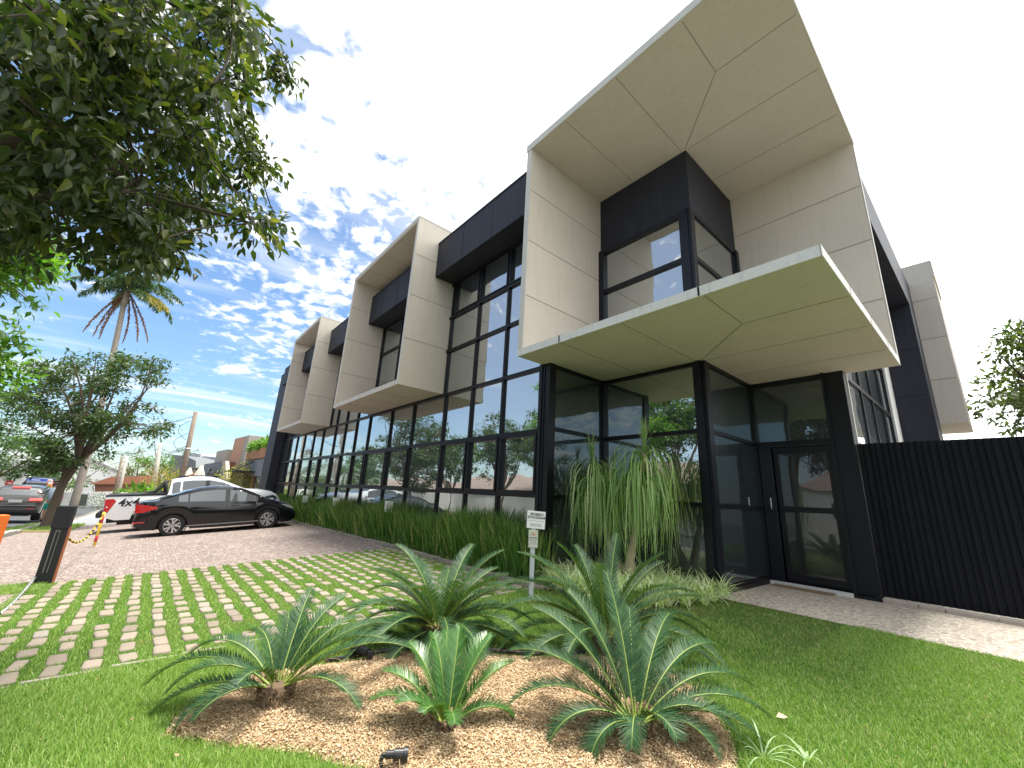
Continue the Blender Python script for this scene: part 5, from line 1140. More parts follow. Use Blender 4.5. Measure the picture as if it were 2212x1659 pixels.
def shrub_leaves(c, r, n, ls, ws, mat, name, parent=None, up=0.3, flat=1.0):
    d = rand_dirs(n); rr = rng.random(n) ** 0.5; P = np.array(c) + d * rr[:, None] * np.array(r); D = d * 0.7 + rng.normal(0, 0.5, (n, 3)) + [0, 0, up]
    v, f = leaf_cloud(P, D, rng.normal(0, 0.5, (n, 3)) + [0, 0, flat], rng.uniform(ls * 0.7, ls * 1.2, n), rng.uniform(ws * 0.7, ws * 1.2, n)); return fast(name, v, f, mat, parent)
LF_B = foliage('bright leaf', (0.06, 0.15, 0.02), (0.12, 0.26, 0.04), (0.20, 0.36, 0.06)); LF_Y = foliage('yellow green leaf', (0.18, 0.22, 0.03), (0.34, 0.34, 0.06), (0.5, 0.44, 0.1)); LF_D = foliage('dark tree leaf', (0.028, 0.058, 0.016), (0.055, 0.105, 0.028), (0.11, 0.17, 0.045), trans=0.3)
LF_M = foliage('mid green leaf', (0.03, 0.08, 0.015), (0.06, 0.13, 0.025), (0.11, 0.19, 0.04), trans=0.3)
for i, (x, lab) in enumerate(((-34.5, 'left'), (-31.2, 'middle'), (-28.6, 'right'))):
    tag(shrub_leaves((x, 5.2, 3.62), (1.6, 0.4, 0.36), 420, 0.32, 0.16, LF_B, 'planter_plant'), 'broad leaved plant, the %s one growing on the brick planter of the shop' % lab, 'plant', 'plants on the shop planter')
# taupe block behind: two stepped volumes
t = house('apartment_block', 'taupe stepped block with a terracotta panel rising behind the shops')
mb = MB()
for (a, b, c_, y, z0, X) in (((469, 973), (492, 970.5), (545, 977), None, 1.5, -46), ((508, 946), (539, 940), (586, 946), None, 1.5, -40)):
    p0, p1, p2 = on_x(a, X - 5), on_x(b, X), on_x(c_, X + 0.0); top_ = p1[2]
    mb.prism([(p0[0], p0[1]), (p1[0], p1[1]), (p2[0], p2[1] + 1.0), (p2[0] - 14, p2[1] + 6), (p0[0] - 8, p0[1] + 6)], -1, top_)
mb.build('wall', TAUPE, t)
p0, p1 = on_x((508, 946), -45), on_x((539, 940), -40); nrm_ = np.array([p1[1] - p0[1], -(p1[0] - p0[0])]); nrm_ /= np.linalg.norm(nrm_)
a_ = p0[:2] + nrm_ * 0.03 + (p1[:2] - p0[:2]) * 0.04; b_ = p0[:2] + nrm_ * 0.03 + (p1[:2] - p0[:2]) * 0.72
MB().prism([tuple(a_), tuple(b_), tuple(b_ - nrm_ * 0.05), tuple(a_ - nrm_ * 0.05)], 2.5, p1[2] - 0.05).build('wall_panel', TERR, t)
MB().prism([(-41.5, 9.0), (-39.9, 9.3), (-39.9, 9.6), (-41.5, 9.4)], 3.4, 4.3).build('window', BLACKM, t)
p_ = on_x((586, 941), -52); MB().box(p_[0] - 6, p_[0], p_[1], p_[1] + 5, 2, p_[2]).build('wall', TAUPE, t)
# slate house with lettering
t = house('restaurant_building', 'slate grey building with upright metal lettering and a brick side wall')
YF = 4.2
mb = MB(); quadwall(mb, ((423, 1006), (480, 996.5), (484, 1060), (415, 1066)), YF, 0.4); mb.build('wall', SLATE, t)
mb = MB(); quadwall(mb, ((480, 996), (487, 995.5), (491, 1062), (484, 1062)), YF - 0.05, 0.25); mb.build('pier', simple('timber pier', (0.40, 0.33, 0.25), 0.8), t)
XWP = MB(); P_ = [on_x(p, -42.6) for p in ((485, 995), (513, 999), (517, 1060), (488, 1062))]
XWP.add([tuple(q) for q in P_] + [(q[0] - 5, q[1], q[2]) for q in P_], [(0, 1, 2, 3), (7, 6, 5, 4), (0, 4, 5, 1), (1, 5, 6, 2), (2, 6, 7, 3), (3, 7, 4, 0)]); XWP.build('side_wall', simple('rusty stone cladding', (0.20, 0.10, 0.065), 0.9, var=0.6, vs=3), t)
ql = on_y((448, 1028), YF); qr = on_y((476, 1028), YF); sz_ = abs(qr[0] - ql[0])
lt = text_mesh('lettering', 'd\u00edoneysn', 1.25, INK, ((ql[0] + qr[0]) / 2, YF - 0.12, float(on_y((462, 1023), YF)[2])), (R_(90), 0, 0), t, 0.06, bold=0.03)
lt.scale = (sz_ / 4.3 / 1.25, 1, 1)
# grey cantilever house and pale houses beyond
t = house('modern_house', 'dark grey angular house with a leaning wall behind the timber pole')
mb = MB(); quadwall(mb, ((371, 982), (400, 985), (423, 995), (423, 1010), (395, 1020), (360, 1042)), 3.4, 9); mb.build('wall', SLATE2, t)
mb = MB(); quadwall(mb, ((396, 1000), (424, 1003), (422, 1048), (394, 1048)), 3.8, 6); mb.build('recess_wall', simple('pale recess', (0.42, 0.40, 0.36), 0.8), t)
for nm, pts, y, m, lab in (('white_house', ((402, 980), (418, 978), (434, 981), (430, 998), (398, 998)), 6.0, TAUPE2, 'pale white cube house seen above the slate roofs'), ('grey_house', ((430, 988), (441, 985.5), (467, 988), (466, 1000), (428, 1002)), 6.2, simple('mauve grey render', (0.33, 0.33, 0.38), 0.85), 'mauve grey flat roofed house between the white cube and the taupe block')):
    t = house(nm, lab); mb = MB(); quadwall(mb, pts, y, 8); mb.build('wall', m, t)
# parasols
CANV = simple('cream parasol canvas', (0.66, 0.61, 0.50), 0.8, var=0.08)
for i, (p, X, lab) in enumerate((((405, 1035), -40, 'closed cream parasol left of its neighbour in front of the grey house'), ((430, 1030), -38, 'closed cream parasol hanging at the end of the rusty beam'))):
    q = on_x(p, X); g = GZ(X, q[1]); t = empty('parasol', (q[0], q[1], g), lab, 'parasol', 'closed parasols'); hz = float(on_x((p[0] + 6, p[1] - 25), X)[2]) - g
    MB().tube([(0, 0, 0), (0, 0, hz)], 0.04, 8).build('pole', WOOD, t)
    mb = MB(); V = []; n = 16
    for r, h in ((0.05, hz), (0.22, hz - 0.5), (0.42 + 0.3 * (i == 0), hz - 1.2)): V += [(r * (1 + 0.25 * (j % 2)) * math.cos(2 * math.pi * j / n), r * (1 + 0.25 * (j % 2)) * math.sin(2 * math.pi * j / n), h) for j in range(n)]
    mb.add(V, [(a * n + j, a * n + (j + 1) % n, (a + 1) * n + (j + 1) % n, (a + 1) * n + j) for a in range(2) for j in range(n)]); mb.build('canopy', CANV, t)
a, b = on_x((378, 1036), -39), on_x((432, 1021), -38.0); tag(MB().tube([a, b], 0.07, 6).build('beam', RUST), 'rust brown sloping beam holding the parasol in front of the slate building', 'beam')
# low white walls, red roof and gable beyond the street trees
t = house('garden_wall', 'low white garden wall with a dark gate beyond the street', 'wall'); X = -62
def xwall(mb, pts, X, depth):
    P = [on_x(p, X) for p in pts]; n = len(P); V = [tuple(q) for q in P] + [(q[0] - depth, q[1], q[2]) for q in P]
    mb.add(V, [tuple(range(n)), tuple(range(2 * n - 1, n - 1, -1))] + [(i, n + i, n + (i + 1) % n, (i + 1) % n) for i in range(n)]); return mb
xwall(MB(), ((118, 1064), (255, 1062), (300, 1068), (300, 1092), (118, 1094)), X, 0.4).build('wall', WALLW, t)
xwall(MB(), ((168, 1068), (190, 1068), (186, 1092), (162, 1092)), X + 0.15, 0.1).build('gate', simple('dark gate', (0.08, 0.085, 0.09), 0.6), t)
t = house('red_roof_house', 'low house with a bright red tiled roof beyond the pair of slim poles')
xwall(MB(), ((205, 1045), (340, 1045), (340, 1075), (205, 1075)), -70, 8).build('wall', simple('brown red wall', (0.22, 0.10, 0.07), 0.85), t)
xwall(MB(), ((192, 1046), (240, 1030), (335, 1027), (345, 1046)), -69.5, 5).build('roof', TILE, t)
t = house('gabled_house', 'big pale gabled building behind the street trees')
xwall(MB(), ((170, 1062), (170, 1010), (205, 995), (240, 1012), (268, 1022), (268, 1062)), -82, 18).build('wall', WALLW, t)
xwall(MB(), ((165, 1013), (205, 993), (272, 1022), (272, 1025), (205, 997), (165, 1016)), -81.6, 19).build('roof', simple('grey roof edge', (0.35, 0.35, 0.36), 0.8), t)
# ribbed white warehouse at the left
t = house('warehouse', 'white warehouse with horizontal ribbed cladding at the far left')
xwall(MB(), ((-60, 1025), (62, 1029), (60, 1070), (-60, 1070)), -66, 20).build('wall', WALLW, t)
mb = MB(); A0, B0 = on_x((-60, 985), -65.8), on_x((62, 998), -65.8); zlo = float(on_x((0, 1026), -65.8)[2])
for k in range(9):
    z = zlo + (A0[2] - zlo) * k / 9; mb.box(-86, -65.7, A0[1], B0[1], z, z + (A0[2] - zlo) / 9 * 0.86); mb.box(-86, -65.85, A0[1], B0[1], z, z + (A0[2] - zlo) / 9)
mb.build('cladding', simple('white ribbed sheet', (0.72, 0.73, 0.75), 0.5, var=0.04), t)
# street signs
def street_sign(name, p, X, w_, h_, mat, label, hpost, shape='box', cat='sign'):
    q = on_x(p, X); g = GZ(X, q[1]); t = empty(name, (q[0], q[1], g), label, cat); z = (q[2] - g) / 0.55; t.scale = (0.55, 0.55, 0.55)
    MB().tube([(-0.05, 0, 0), (-0.05, 0, z + h_ / 2)], 0.035, 8).build('post', CONCP, t)
    if shape == 'box': MB().box(-0.02, 0.02, -w_ / 2, w_ / 2, z - h_ / 2, z + h_ / 2).build('board', mat, t)
    elif shape == 'disc': MB().lathe([(0.001, 0.02), (w_ / 2, 0.02), (w_ / 2, -0.02), (0.001, -0.02)], (0, 0, z), 'x', 24).build('board', mat, t)
    else: MB().add([(0.02, 0, z - h_ / 2), (0.02, w_ / 2, z), (0.02, 0, z + h_ / 2), (0.02, -w_ / 2, z), (-0.02, 0, z - h_ / 2), (-0.02, w_ / 2, z), (-0.02, 0, z + h_ / 2), (-0.02, -w_ / 2, z)], [(0, 1, 2, 3), (7, 6, 5, 4), (0, 4, 5, 1), (1, 5, 6, 2), (2, 6, 7, 3), (3, 7, 4, 0)]).build('board', mat, t)
    return t, z
BLUE = simple('blue sign', (0.02, 0.09, 0.55), 0.5, var=0.05); AMB = simple('amber sign', (0.8, 0.33, 0.02), 0.5)
t, z = street_sign('direction_sign', (79, 1041.5), -50, 2.0, 1.0, BLUE, 'blue street direction sign with white lines left of the leaning tree', 2)
for k, (dz, a, b) in enumerate(((0.30, -0.55, 0.3), (0.02, -0.35, 0.65), (-0.28, -0.6, 0.35))):
    MB().box(0.022, 0.03, a, b, z + dz - 0.05, z + dz + 0.05).build('white_line', WHITE, t)
    MB().box(0.022, 0.03, 0.75 if k == 1 else -0.9, 0.9 if k == 1 else -0.75, z + dz - 0.06, z + dz + 0.06).build('arrow', WHITE, t)
for dz in (0.15, -0.13): MB().box(0.021, 0.026, -0.98, 0.98, z + dz - 0.015, z + dz + 0.015).build('divider', WHITE, t)
t, z = street_sign('warning_sign', (106, 1051), -48, 0.8, 0.8, AMB, 'amber diamond warning sign beside the leaning tree trunk', 2, 'diamond'); MB().box(0.022, 0.03, -0.12, 0.12, z - 0.08, z + 0.1).build('symbol', INK, t)
t, z = street_sign('speed_sign', (109, 1043.5), -48.5, 0.7, 0.7, REDP, 'round red and white road sign above the amber diamond', 2, 'disc'); MB().lathe([(0.001, 0.024), (0.26, 0.024)], (0, 0, z), 'x', 24).build('face', WHITE, t)
t, z = street_sign('no_entry_sign', (19.5, 1043.5), -58, 0.95, 0.95, REDP, 'round red no entry sign in front of the white warehouse', 2, 'disc'); MB().box(0.022, 0.03, -0.3, 0.3, z - 0.07, z + 0.07).build('bar', WHITE, t)

# ---------------------------------------------------------------- person beside the grey vehicle
def skin_body(name, joints, edges, mat, parent, sub=2):
    me = bpy.data.meshes.new(name); me.from_pydata([j[0] for j in joints], edges, []); o = link(bpy.data.objects.new(name, me), parent)
    o.modifiers.new('skin', 'SKIN'); sk = me.skin_vertices[0].data
    for i, j in enumerate(joints): r = j[1]; sk[i].radius = (r, r) if isinstance(r, float) else r
    sk[0].use_root = True
    s = o.modifiers.new('sub', 'SUBSURF'); s.levels = sub; s.render_levels = sub; o.modifiers['skin'].use_smooth_shade = True; me.materials.append(mat); return o
PXX = -28.6; q = on_x((97, 1126), PXX); SKIN = simple('skin', (0.36, 0.19, 0.13), 0.55, var=0.06)
t = empty('person', (PXX, q[1], float(q[2])), 'person in a loose grey blue shirt and teal shorts leaning towards the grey vehicle', 'person', rz=R_(0))
s_ = 0.97
J = [((0, 0, 0.92), 0.13), ((-0.06, -0.01, 1.12), 0.13), ((-0.12, -0.03, 1.34), (0.15, 0.12)), ((-0.16, -0.04, 1.46), 0.06), ((-0.21, -0.05, 1.56), 0.07), ((-0.24, -0.05, 1.66), (0.10, 0.085)), ((-0.24, -0.05, 1.74), 0.05),
     ((-0.12, -0.21, 1.36), 0.06), ((-0.26, -0.40, 1.20), 0.045), ((-0.44, -0.55, 1.22), 0.032), ((-0.50, -0.60, 1.23), 0.028),
     ((-0.12, 0.17, 1.36), 0.06), ((-0.14, 0.27, 1.10), 0.045), ((-0.26, 0.27, 0.88), 0.032), ((-0.29, 0.26, 0.80), 0.028),
     ((0, -0.10, 0.84), 0.09), ((-0.01, -0.12, 0.47), 0.062), ((0.03, -0.12, 0.09), 0.04), ((-0.12, -0.13, 0.03), 0.035),
     ((0, 0.10, 0.84), 0.09), ((-0.06, 0.13, 0.47), 0.062), ((-0.02, 0.13, 0.09), 0.04), ((-0.17, 0.14, 0.03), 0.035)]
E_ = [(0, 1), (1, 2), (2, 3), (3, 4), (4, 5), (5, 6), (2, 7), (7, 8), (8, 9), (9, 10), (2, 11), (11, 12), (12, 13), (13, 14), (0, 15), (15, 16), (16, 17), (17, 18), (0, 19), (19, 20), (20, 21), (21, 22)]
skin_body('body', J, E_, SKIN, t)
skin_body('shirt', [((0.0, 0, 0.80), (0.20, 0.15)), ((-0.05, -0.01, 1.08), (0.19, 0.16)), ((-0.12, -0.03, 1.36), (0.20, 0.15)), ((-0.16, -0.04, 1.47), 0.08), ((-0.12, -0.22, 1.38), 0.09), ((-0.22, -0.35, 1.24), 0.075), ((-0.12, 0.18, 1.38), 0.09), ((-0.14, 0.27, 1.16), 0.075)], [(0, 1), (1, 2), (2, 3), (2, 4), (4, 5), (2, 6), (6, 7)], simple('grey blue shirt', (0.26, 0.32, 0.40), 0.85), t)
skin_body('shorts', [((0, 0, 0.86), (0.17, 0.13)), ((0, -0.11, 0.74), 0.115), ((-0.01, -0.12, 0.50), 0.105), ((0, 0.11, 0.74), 0.115), ((-0.05, 0.13, 0.50), 0.105)], [(0, 1), (1, 2), (0, 3), (3, 4)], simple('teal shorts', (0.02, 0.30, 0.26), 0.85), t)
skin_body('hair', [((-0.21, -0.05, 1.70), (0.10, 0.10)), ((-0.20, -0.05, 1.77), 0.07), ((-0.16, -0.05, 1.63), 0.06)], [(0, 1), (0, 2)], simple('dark hair', (0.03, 0.02, 0.015), 0.7), t)
for s in (-1, 1):
    for k in range(5):
        base_ = Vector((-0.50, -0.60, 1.23)) if s < 0 else Vector((-0.29, 0.26, 0.80)); d = Vector((-0.06, -0.02, -0.01)) if s < 0 else Vector((-0.01, 0, -0.07))
        off = Vector((0, 0, (k - 2) * 0.012)) if s < 0 else Vector(((k - 2) * 0.012, 0, 0)); MB().tube([base_ + off, base_ + off + d * (0.6 + 0.1 * (2 - abs(k - 2))), base_ + off * 1.2 + d * 1.1], [0.009, 0.008, 0.006], 6).build('finger', SKIN, t, smooth=True)
    MB().tube([(0.06, s * 0.125, 0.04), (-0.02, s * 0.13, 0.05), (-0.17, s * 0.14, 0.03)], [0.045, 0.05, 0.035], 8).build('shoe', BLACKM, t, smooth=True)
# ---------------------------------------------------------------- trees
def branchy(mb, p0, p1, r0, r1, bend=0.12, n=6, k=5):
    p0, p1 = Vector(p0), Vector(p1); d = p1 - p0; L_ = d.length; o = Vector((random.uniform(-1, 1), random.uniform(-1, 1), random.uniform(-0.3, 0.9))) * L_ * bend
    pts = [p0 + d * (i / k) + o * math.sin(math.pi * i / k) for i in range(k + 1)]; mb.tube(pts, [r0 + (r1 - r0) * i / k for i in range(k + 1)], n, cap=False); return pts
def tree(name, base, trunk, crown, label, leaf, lsz, per, cat='tree', group=None, bark=BARK, limbs=7, twigs=2, r0=0.2, flat=0.55, droop=0.2, lw=0.42, cs=0.45, extra=None, fine=False):
    """trunk: list of world points; crown: list of (centre, radius) clumps"""
    base = np.array(base, float); t = empty(name, tuple(base), label, cat, group); B = Vector(base)
    mb = MB(); tr = [Vector(p) - B for p in trunk]; k = len(tr)
    mb.tube(tr, [r0 * (1.25 if i == 0 else 1 - 0.5 * i / (k - 1)) for i in range(k)], 12, cap=False)
    top = tr[-1]; cl = [(Vector(c) - B, r) for c, r in crown]; rt = r0 * 0.5
    # main limbs run to far clumps; smaller ones spring from the nearest limb point
    order = sorted(range(len(cl)), key=lambda i: -(cl[i][0] - top).length); mains = []; nodes = [(p, rt) for p in tr[-2:]]
    for i in order:
        if len(mains) >= limbs: break
        if all((cl[i][0] - cl[j][0]).length > 0.22 * (cl[order[0]][0] - top).length for j in mains):
            mains.append(i); pts = branchy(mb, top, cl[i][0], rt * 0.8, rt * 0.12, 0.14, 8, 7); nodes += [(p, rt * (0.8 - 0.65 * a / 7)) for a, p in enumerate(pts)]
    for i in range(len(cl)):
        if i in mains: continue
        c, r = cl[i]; p, rr = min(nodes, key=lambda q: (q[0] - c).length); branchy(mb, p, c, max(0.006, min(rr * 0.5, rt * 0.35)), rt * 0.06 + 0.003, 0.12, 5, 4)
    if extra:
        for a, b_, ra, rb in extra: branchy(mb, Vector(a) - B, Vector(b_) - B, ra, rb, 0.06, 7, 6)
    Ps = []; Ds = []; Ns = []
    for c, r in cl:
        n = int(per * (r / cs) ** 2 * random.uniform(0.75, 1.25)); nt = max(3, n // 9)
        td = rand_dirs(nt); td[:, 2] *= flat; tl = r * rng.uniform(0.45, 1.08, nt); tips = np.array(c) + td * tl[:, None]
        for j in range(min(nt, twigs * 3)): branchy(mb, c, tips[j], rt * 0.05 + 0.003, 0.0025, 0.1, 4, 3)
        idx = rng.integers(0, nt, n); f = rng.random(n) ** 0.6
        P = np.array(c) + td[idx] * (tl[idx] * f)[:, None] + rng.normal(0, lsz * 0.55, (n, 3)); D = td[idx] * 0.8 + rand_dirs(n) * 0.9 + [0, 0, -droop]; Nn = rng.normal(0, 0.55, (n, 3)) + [0, 0, 1.0]
        Ps.append(P); Ds.append(D); Ns.append(Nn)
    P = np.concatenate(Ps); n = len(P); s_ = rng.uniform(0.7, 1.2, n) * lsz
    v, f = (leaf_fine if fine else leaf_cloud)(P, np.concatenate(Ds), np.concatenate(Ns), s_, s_ * lw)
    mb.build('trunk', bark, t, smooth=True); fast('crown', v, f, leaf, t); return t
def poly_clumps(poly, n, d0, d1, r0, r1, seed, edge=0.0):
    r = np.random.default_rng(seed); A = np.array(poly, float); out = []
    while len(out) < n:
        p = r.uniform(A.min(0), A.max(0))
        if in_poly(p[None], poly)[0]:
            d = r.uniform(d0, d1); out.append((at_d(p, d), r.uniform(r0, r1)))
    return out

BARKD = simple('dark bark', (0.07, 0.055, 0.04), 0.9, var=0.4, vs=9, bump=0.6, bs=22)  # darker bark colour for the trunk and branches of the overhanging tree
# big overhanging tree at the upper left
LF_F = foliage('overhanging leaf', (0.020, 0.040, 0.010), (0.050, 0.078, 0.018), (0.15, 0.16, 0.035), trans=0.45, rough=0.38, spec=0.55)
FP = [(-40, -40), (300, -60), (430, 10), (500, 25), (540, 60), (600, 120), (612, 158), (560, 170), (515, 215), (455, 235), (480, 275), (545, 325), (570, 352), (520, 375), (500, 410), (545, 435), (590, 478), (530, 488), (470, 492), (420, 465), (385, 520), (330, 555), (265, 545), (200, 528), (130, 480), (80, 515), (-60, 520)]
cl = poly_clumps(FP, 112, 3.9, 6.8, 0.24, 0.42, 3)
for p, d, r in (((622, 160), 6.3, 0.20), ((585, 145), 6.2, 0.26), ((600, 480), 6.4, 0.20), ((565, 482), 6.3, 0.24), ((572, 350), 6.2, 0.24), ((540, 330), 6.2, 0.26), ((395, 500), 5.6, 0.25), ((352, 555), 5.4, 0.22), ((300, 562), 5.4, 0.22), ((250, 555), 5.3, 0.24), ((500, 12), 6.0, 0.25), ((600, 115), 6.2, 0.2), ((180, 540), 5.2, 0.22), ((350, 520), 5.4, 0.25), ((530, 300), 6.0, 0.25), ((500, 250), 6.0, 0.2)): cl.append((at_d(p, d), r))
for i in range(34):   # the part out of the frame, above and to the left
    cl.append((np.array([-5.0 + rng.normal(0, 1.6), -4.2 + rng.normal(0, 1.0), 5.6 + rng.normal(0, 1.0)]), rng.uniform(0.4, 0.6)))
bx, byy = -6.0, -4.1
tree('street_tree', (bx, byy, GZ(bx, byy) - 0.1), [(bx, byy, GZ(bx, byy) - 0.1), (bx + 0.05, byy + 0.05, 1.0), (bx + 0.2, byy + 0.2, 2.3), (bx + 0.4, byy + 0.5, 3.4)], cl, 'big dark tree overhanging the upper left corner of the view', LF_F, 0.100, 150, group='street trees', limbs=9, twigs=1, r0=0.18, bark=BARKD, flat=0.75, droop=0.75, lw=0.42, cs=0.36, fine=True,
     extra=[(at_d((-60, 300), 4.2), at_d((200, 330), 4.6), 0.05, 0.012), (at_d((-60, 250), 5.0), at_d((360, 120), 5.6), 0.04, 0.01), (at_d((100, -30), 5.2), at_d((430, 130), 6.0), 0.045, 0.01)])
# sunlit lighter tree showing beneath it
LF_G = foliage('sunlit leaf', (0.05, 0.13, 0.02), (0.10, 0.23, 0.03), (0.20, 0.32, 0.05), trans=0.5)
cl = poly_clumps([(-60, 500), (60, 520), (130, 535), (145, 560), (100, 590), (40, 585), (30, 600), (-60, 620)], 24, 9.5, 12, 0.35, 0.55, 11) + poly_clumps([(-80, 710), (5, 730), (8, 760), (20, 800), (5, 840), (-80, 860)], 14, 11, 13, 0.3, 0.5, 12)
cl += [(at_d((70, 655), 11), 0.22), (at_d((40, 700), 12), 0.25), (at_d((45, 795), 12), 0.25)]
b = np.array([-15.0, -7.5, GZ(-15, -7.5)])
cand = [(np.array([-14.5 + rng.normal(0, 1.4), -6.6 + rng.normal(0, 1.0), 5.6 + rng.normal(0, 1.0)]), rng.uniform(0.5, 0.8)) for _ in range(60)]; cl += [c for c in cand if proj(c[0])[0][0] < -60][:30]
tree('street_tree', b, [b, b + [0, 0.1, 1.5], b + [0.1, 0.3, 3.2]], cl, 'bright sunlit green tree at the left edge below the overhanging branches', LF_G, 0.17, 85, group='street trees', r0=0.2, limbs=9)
# leaning tree beside the driveway
X = -23.5
b = ground_pt((100, 1142)); X = b[0]
tk = [on_x(p, X + dx) for p, dx in (((100, 1142), 0), ((113, 1105), 0), ((128, 1062), -0.1), ((146, 1020), -0.1), ((168, 998), 0.0))]
P1 = [(0, 862), (60, 820), (50, 790), (120, 765), (200, 765), (280, 775), (340, 770), (372, 800), (360, 835), (300, 830), (290, 860), (330, 880), (375, 920), (360, 945), (300, 945), (250, 965), (215, 990), (190, 960), (150, 935), (100, 925), (60, 905), (10, 900)]
cl = poly_clumps(P1, 125, dist0 := float(np.linalg.norm(b - CAM)) - 2.4, dist0 + 4.8, 0.42, 0.8, 21)
cl += poly_clumps([(60, 960), (130, 945), (170, 1000), (120, 1040), (60, 1010)], 16, dist0, dist0 + 3, 0.4, 0.7, 22)
ex = [(tk[3], on_x((97, 940), X), 0.07, 0.03), (tk[-1], on_x((165, 930), X - 0.5), 0.07, 0.035), (tk[-1], on_x((215, 900), X + 0.5), 0.06, 0.02), (tk[2], on_x((165, 1010), X + 0.3), 0.10, 0.07), (on_x((97, 940), X), on_x((30, 905), X), 0.035, 0.01), (tk[-1], on_x((205, 830), X), 0.06, 0.015)]
tree('street_tree', b - [0, 0, 0.1], tk, cl, 'medium tree with a leaning forked trunk growing from the grass verge by the driveway', LF_D, 0.20, 80, group='street trees', r0=0.19, limbs=9, flat=0.5, lw=0.4, cs=0.6, extra=ex)
sheet('verge', b[0] - 3.2, b[0] + 2.6, -3.6, -1.9, 0.01, TURF, 0.3)
P = lawn_points(9000, b[0] - 3.2, b[0] + 2.6, -3.6, -1.9); z = gz(P[:, 0], P[:, 1]) + 0.01
v, f = ribbons(np.column_stack([P, z]), rng.uniform(0, 6.28, len(P)), rng.uniform(0.8, 1.5, len(P)), 0.6, rng.uniform(0.05, 0.16, len(P)), 0.018, k=2); tag(fast('verge_grass', v, f, GR), kind='stuff')
mb = MB(); mb.box(b[0] + 2.55, b[0] + 2.62, -3.6, -1.9, GZ(b[0] + 2.6, -2.7) - 0.1, GZ(b[0] + 2.6, -2.7) + 0.07); tag(mb.build('kerb', simple('yellow kerb line', (0.55, 0.48, 0.22), 0.8)), kind='structure')

# tall palm
X = -44.0; pb_ = on_x((160, 1090), X); g = GZ(X, pb_[1]); pt_ = on_x((268, 655), X)
t = empty('palm_tree', (pb_[0], pb_[1], g), 'tall palm with a grey ringed trunk and hanging dead fronds rising above the leaning tree', 'palm tree')
B = Vector((pb_[0], pb_[1], g)); tp = Vector(pt_) - B; TRK = simple('palm trunk', (0.27, 0.235, 0.20), 0.9, var=0.25, vs=3, bump=0.5)
mb = MB(); pts = [Vector((0, 0, 0)) + tp * (i / 14) + Vector((0, math.sin(i / 14 * math.pi) * 0.15, 0)) for i in range(15)]; mb.tube(pts, [0.25 - 0.006 * i for i in range(15)], 14); mb.tube([tp * 0.985, tp + Vector((0, 0, 1.4))], [0.22, 0.16], 10); mb.build('trunk', TRK, t, smooth=True)
PG = foliage('palm leaflet', (0.025, 0.065, 0.025), (0.06, 0.12, 0.045), (0.12, 0.18, 0.06), trans=0.3); PYE = foliage('yellowed palm leaflet', (0.22, 0.22, 0.05), (0.34, 0.30, 0.07), (0.42, 0.36, 0.10), trans=0.3); PBR = foliage('dead frond', (0.16, 0.08, 0.05), (0.24, 0.13, 0.08), (0.30, 0.18, 0.11), trans=0.15)
YR = np.array([0, 1.0]); 
def palm_frond(az, e0, L_, dth, mat, lf=0.85, nm='frond'):
    k = 22; A = np.array([math.cos(az), math.sin(az), 0]); S = np.array([-math.sin(az), math.cos(az), 0]); p = np.array(tp) + [0, 0, 1.1]; pts = [p]
    for j in range(k):
        e = e0 - dth * ((j + 0.5) / k) ** 1.3; p = p + (A * math.cos(e) + np.array([0, 0, 1]) * math.sin(e)) * L_ / k; pts.append(p)
    pts = np.array(pts); n = 90; ts = np.linspace(0.15, 1, n); P = np.stack([np.interp(ts * k, np.arange(k + 1), pts[:, i]) for i in range(3)], 1); Tn = np.gradient(P, axis=0); Tn /= np.linalg.norm(Tn, axis=1, keepdims=True)
    VV = []
    for s in (-1, 1):
        D = s * S * 0.7 + Tn * 0.5 + rng.normal(0, 0.25, (n, 3)) + [0, 0, -0.45]; D /= np.linalg.norm(D, axis=1, keepdims=True)
        VV.append(leaf_cloud(P, D, rng.normal(0, 0.4, (n, 3)) + [0, 0, 1], lf * np.sin(np.clip(ts, 0.1, 0.97) * math.pi) ** 0.5 * rng.uniform(0.8, 1.1, n), np.full(n, 0.07)))
    VV.append((lambda q: (np.array(q.v), np.array([f for f in q.f if len(f) == 4])))(MB().tube([tuple(a) for a in pts[::2]], [0.05 - 0.004 * i for i in range(len(pts[::2]))], 4, cap=False)))
    v, f = merge(VV); fast(nm, v, f, mat, t)
for i in range(22):
    palm_frond(i * 2.4 + 0.3, R_(78 - 3.2 * i), random.uniform(3.2, 4.2), R_(75 + random.uniform(-15, 20)), PG)
for a in (80, 60, 105, 40): palm_frond(R_(a), R_(random.uniform(0, 22)), 3.2, R_(75), PYE)
for a, e in ((92, -52), (75, -60), (268, -58), (262, -66), (250, -70), (100, -72)): palm_frond(R_(a), R_(e), 4.4, R_(22), PBR, 0.35, 'dead_frond')

# far trees
def blob(c, R, n, r, seed):
    r_ = np.random.default_rng(seed); d = r_.normal(size=(n, 3)); d /= np.linalg.norm(d, axis=1, keepdims=True); return [(np.array(c) + d[i] * np.array(R) * r_.uniform(0.3, 1.0), r * r_.uniform(0.8, 1.25)) for i in range(n)]
def far_tree(px, X, R, label, leaf, seed, n=26, r=1.0, ls=0.34, per=75, name='tree', group='trees beyond the street'):
    c = on_x(px, X); g = GZ(c[0], c[1]) - 0.1; b = np.array([c[0], c[1], g])
    tree(name, b, [b, b + [0, 0, (c[2] - g) * 0.35], b + [0.2, 0.1, max(0.8, (c[2] - g) - R[2] * 0.6)]], blob(c, R, n, r, seed), label, leaf, ls, per, group=group, r0=0.22, limbs=6, twigs=0, cs=1.0, flat=0.8)
far_tree((15, 975), -58, (4, 5.5, 3.6), 'rounded mid green tree behind the warehouse at the left edge', LF_M, 1)
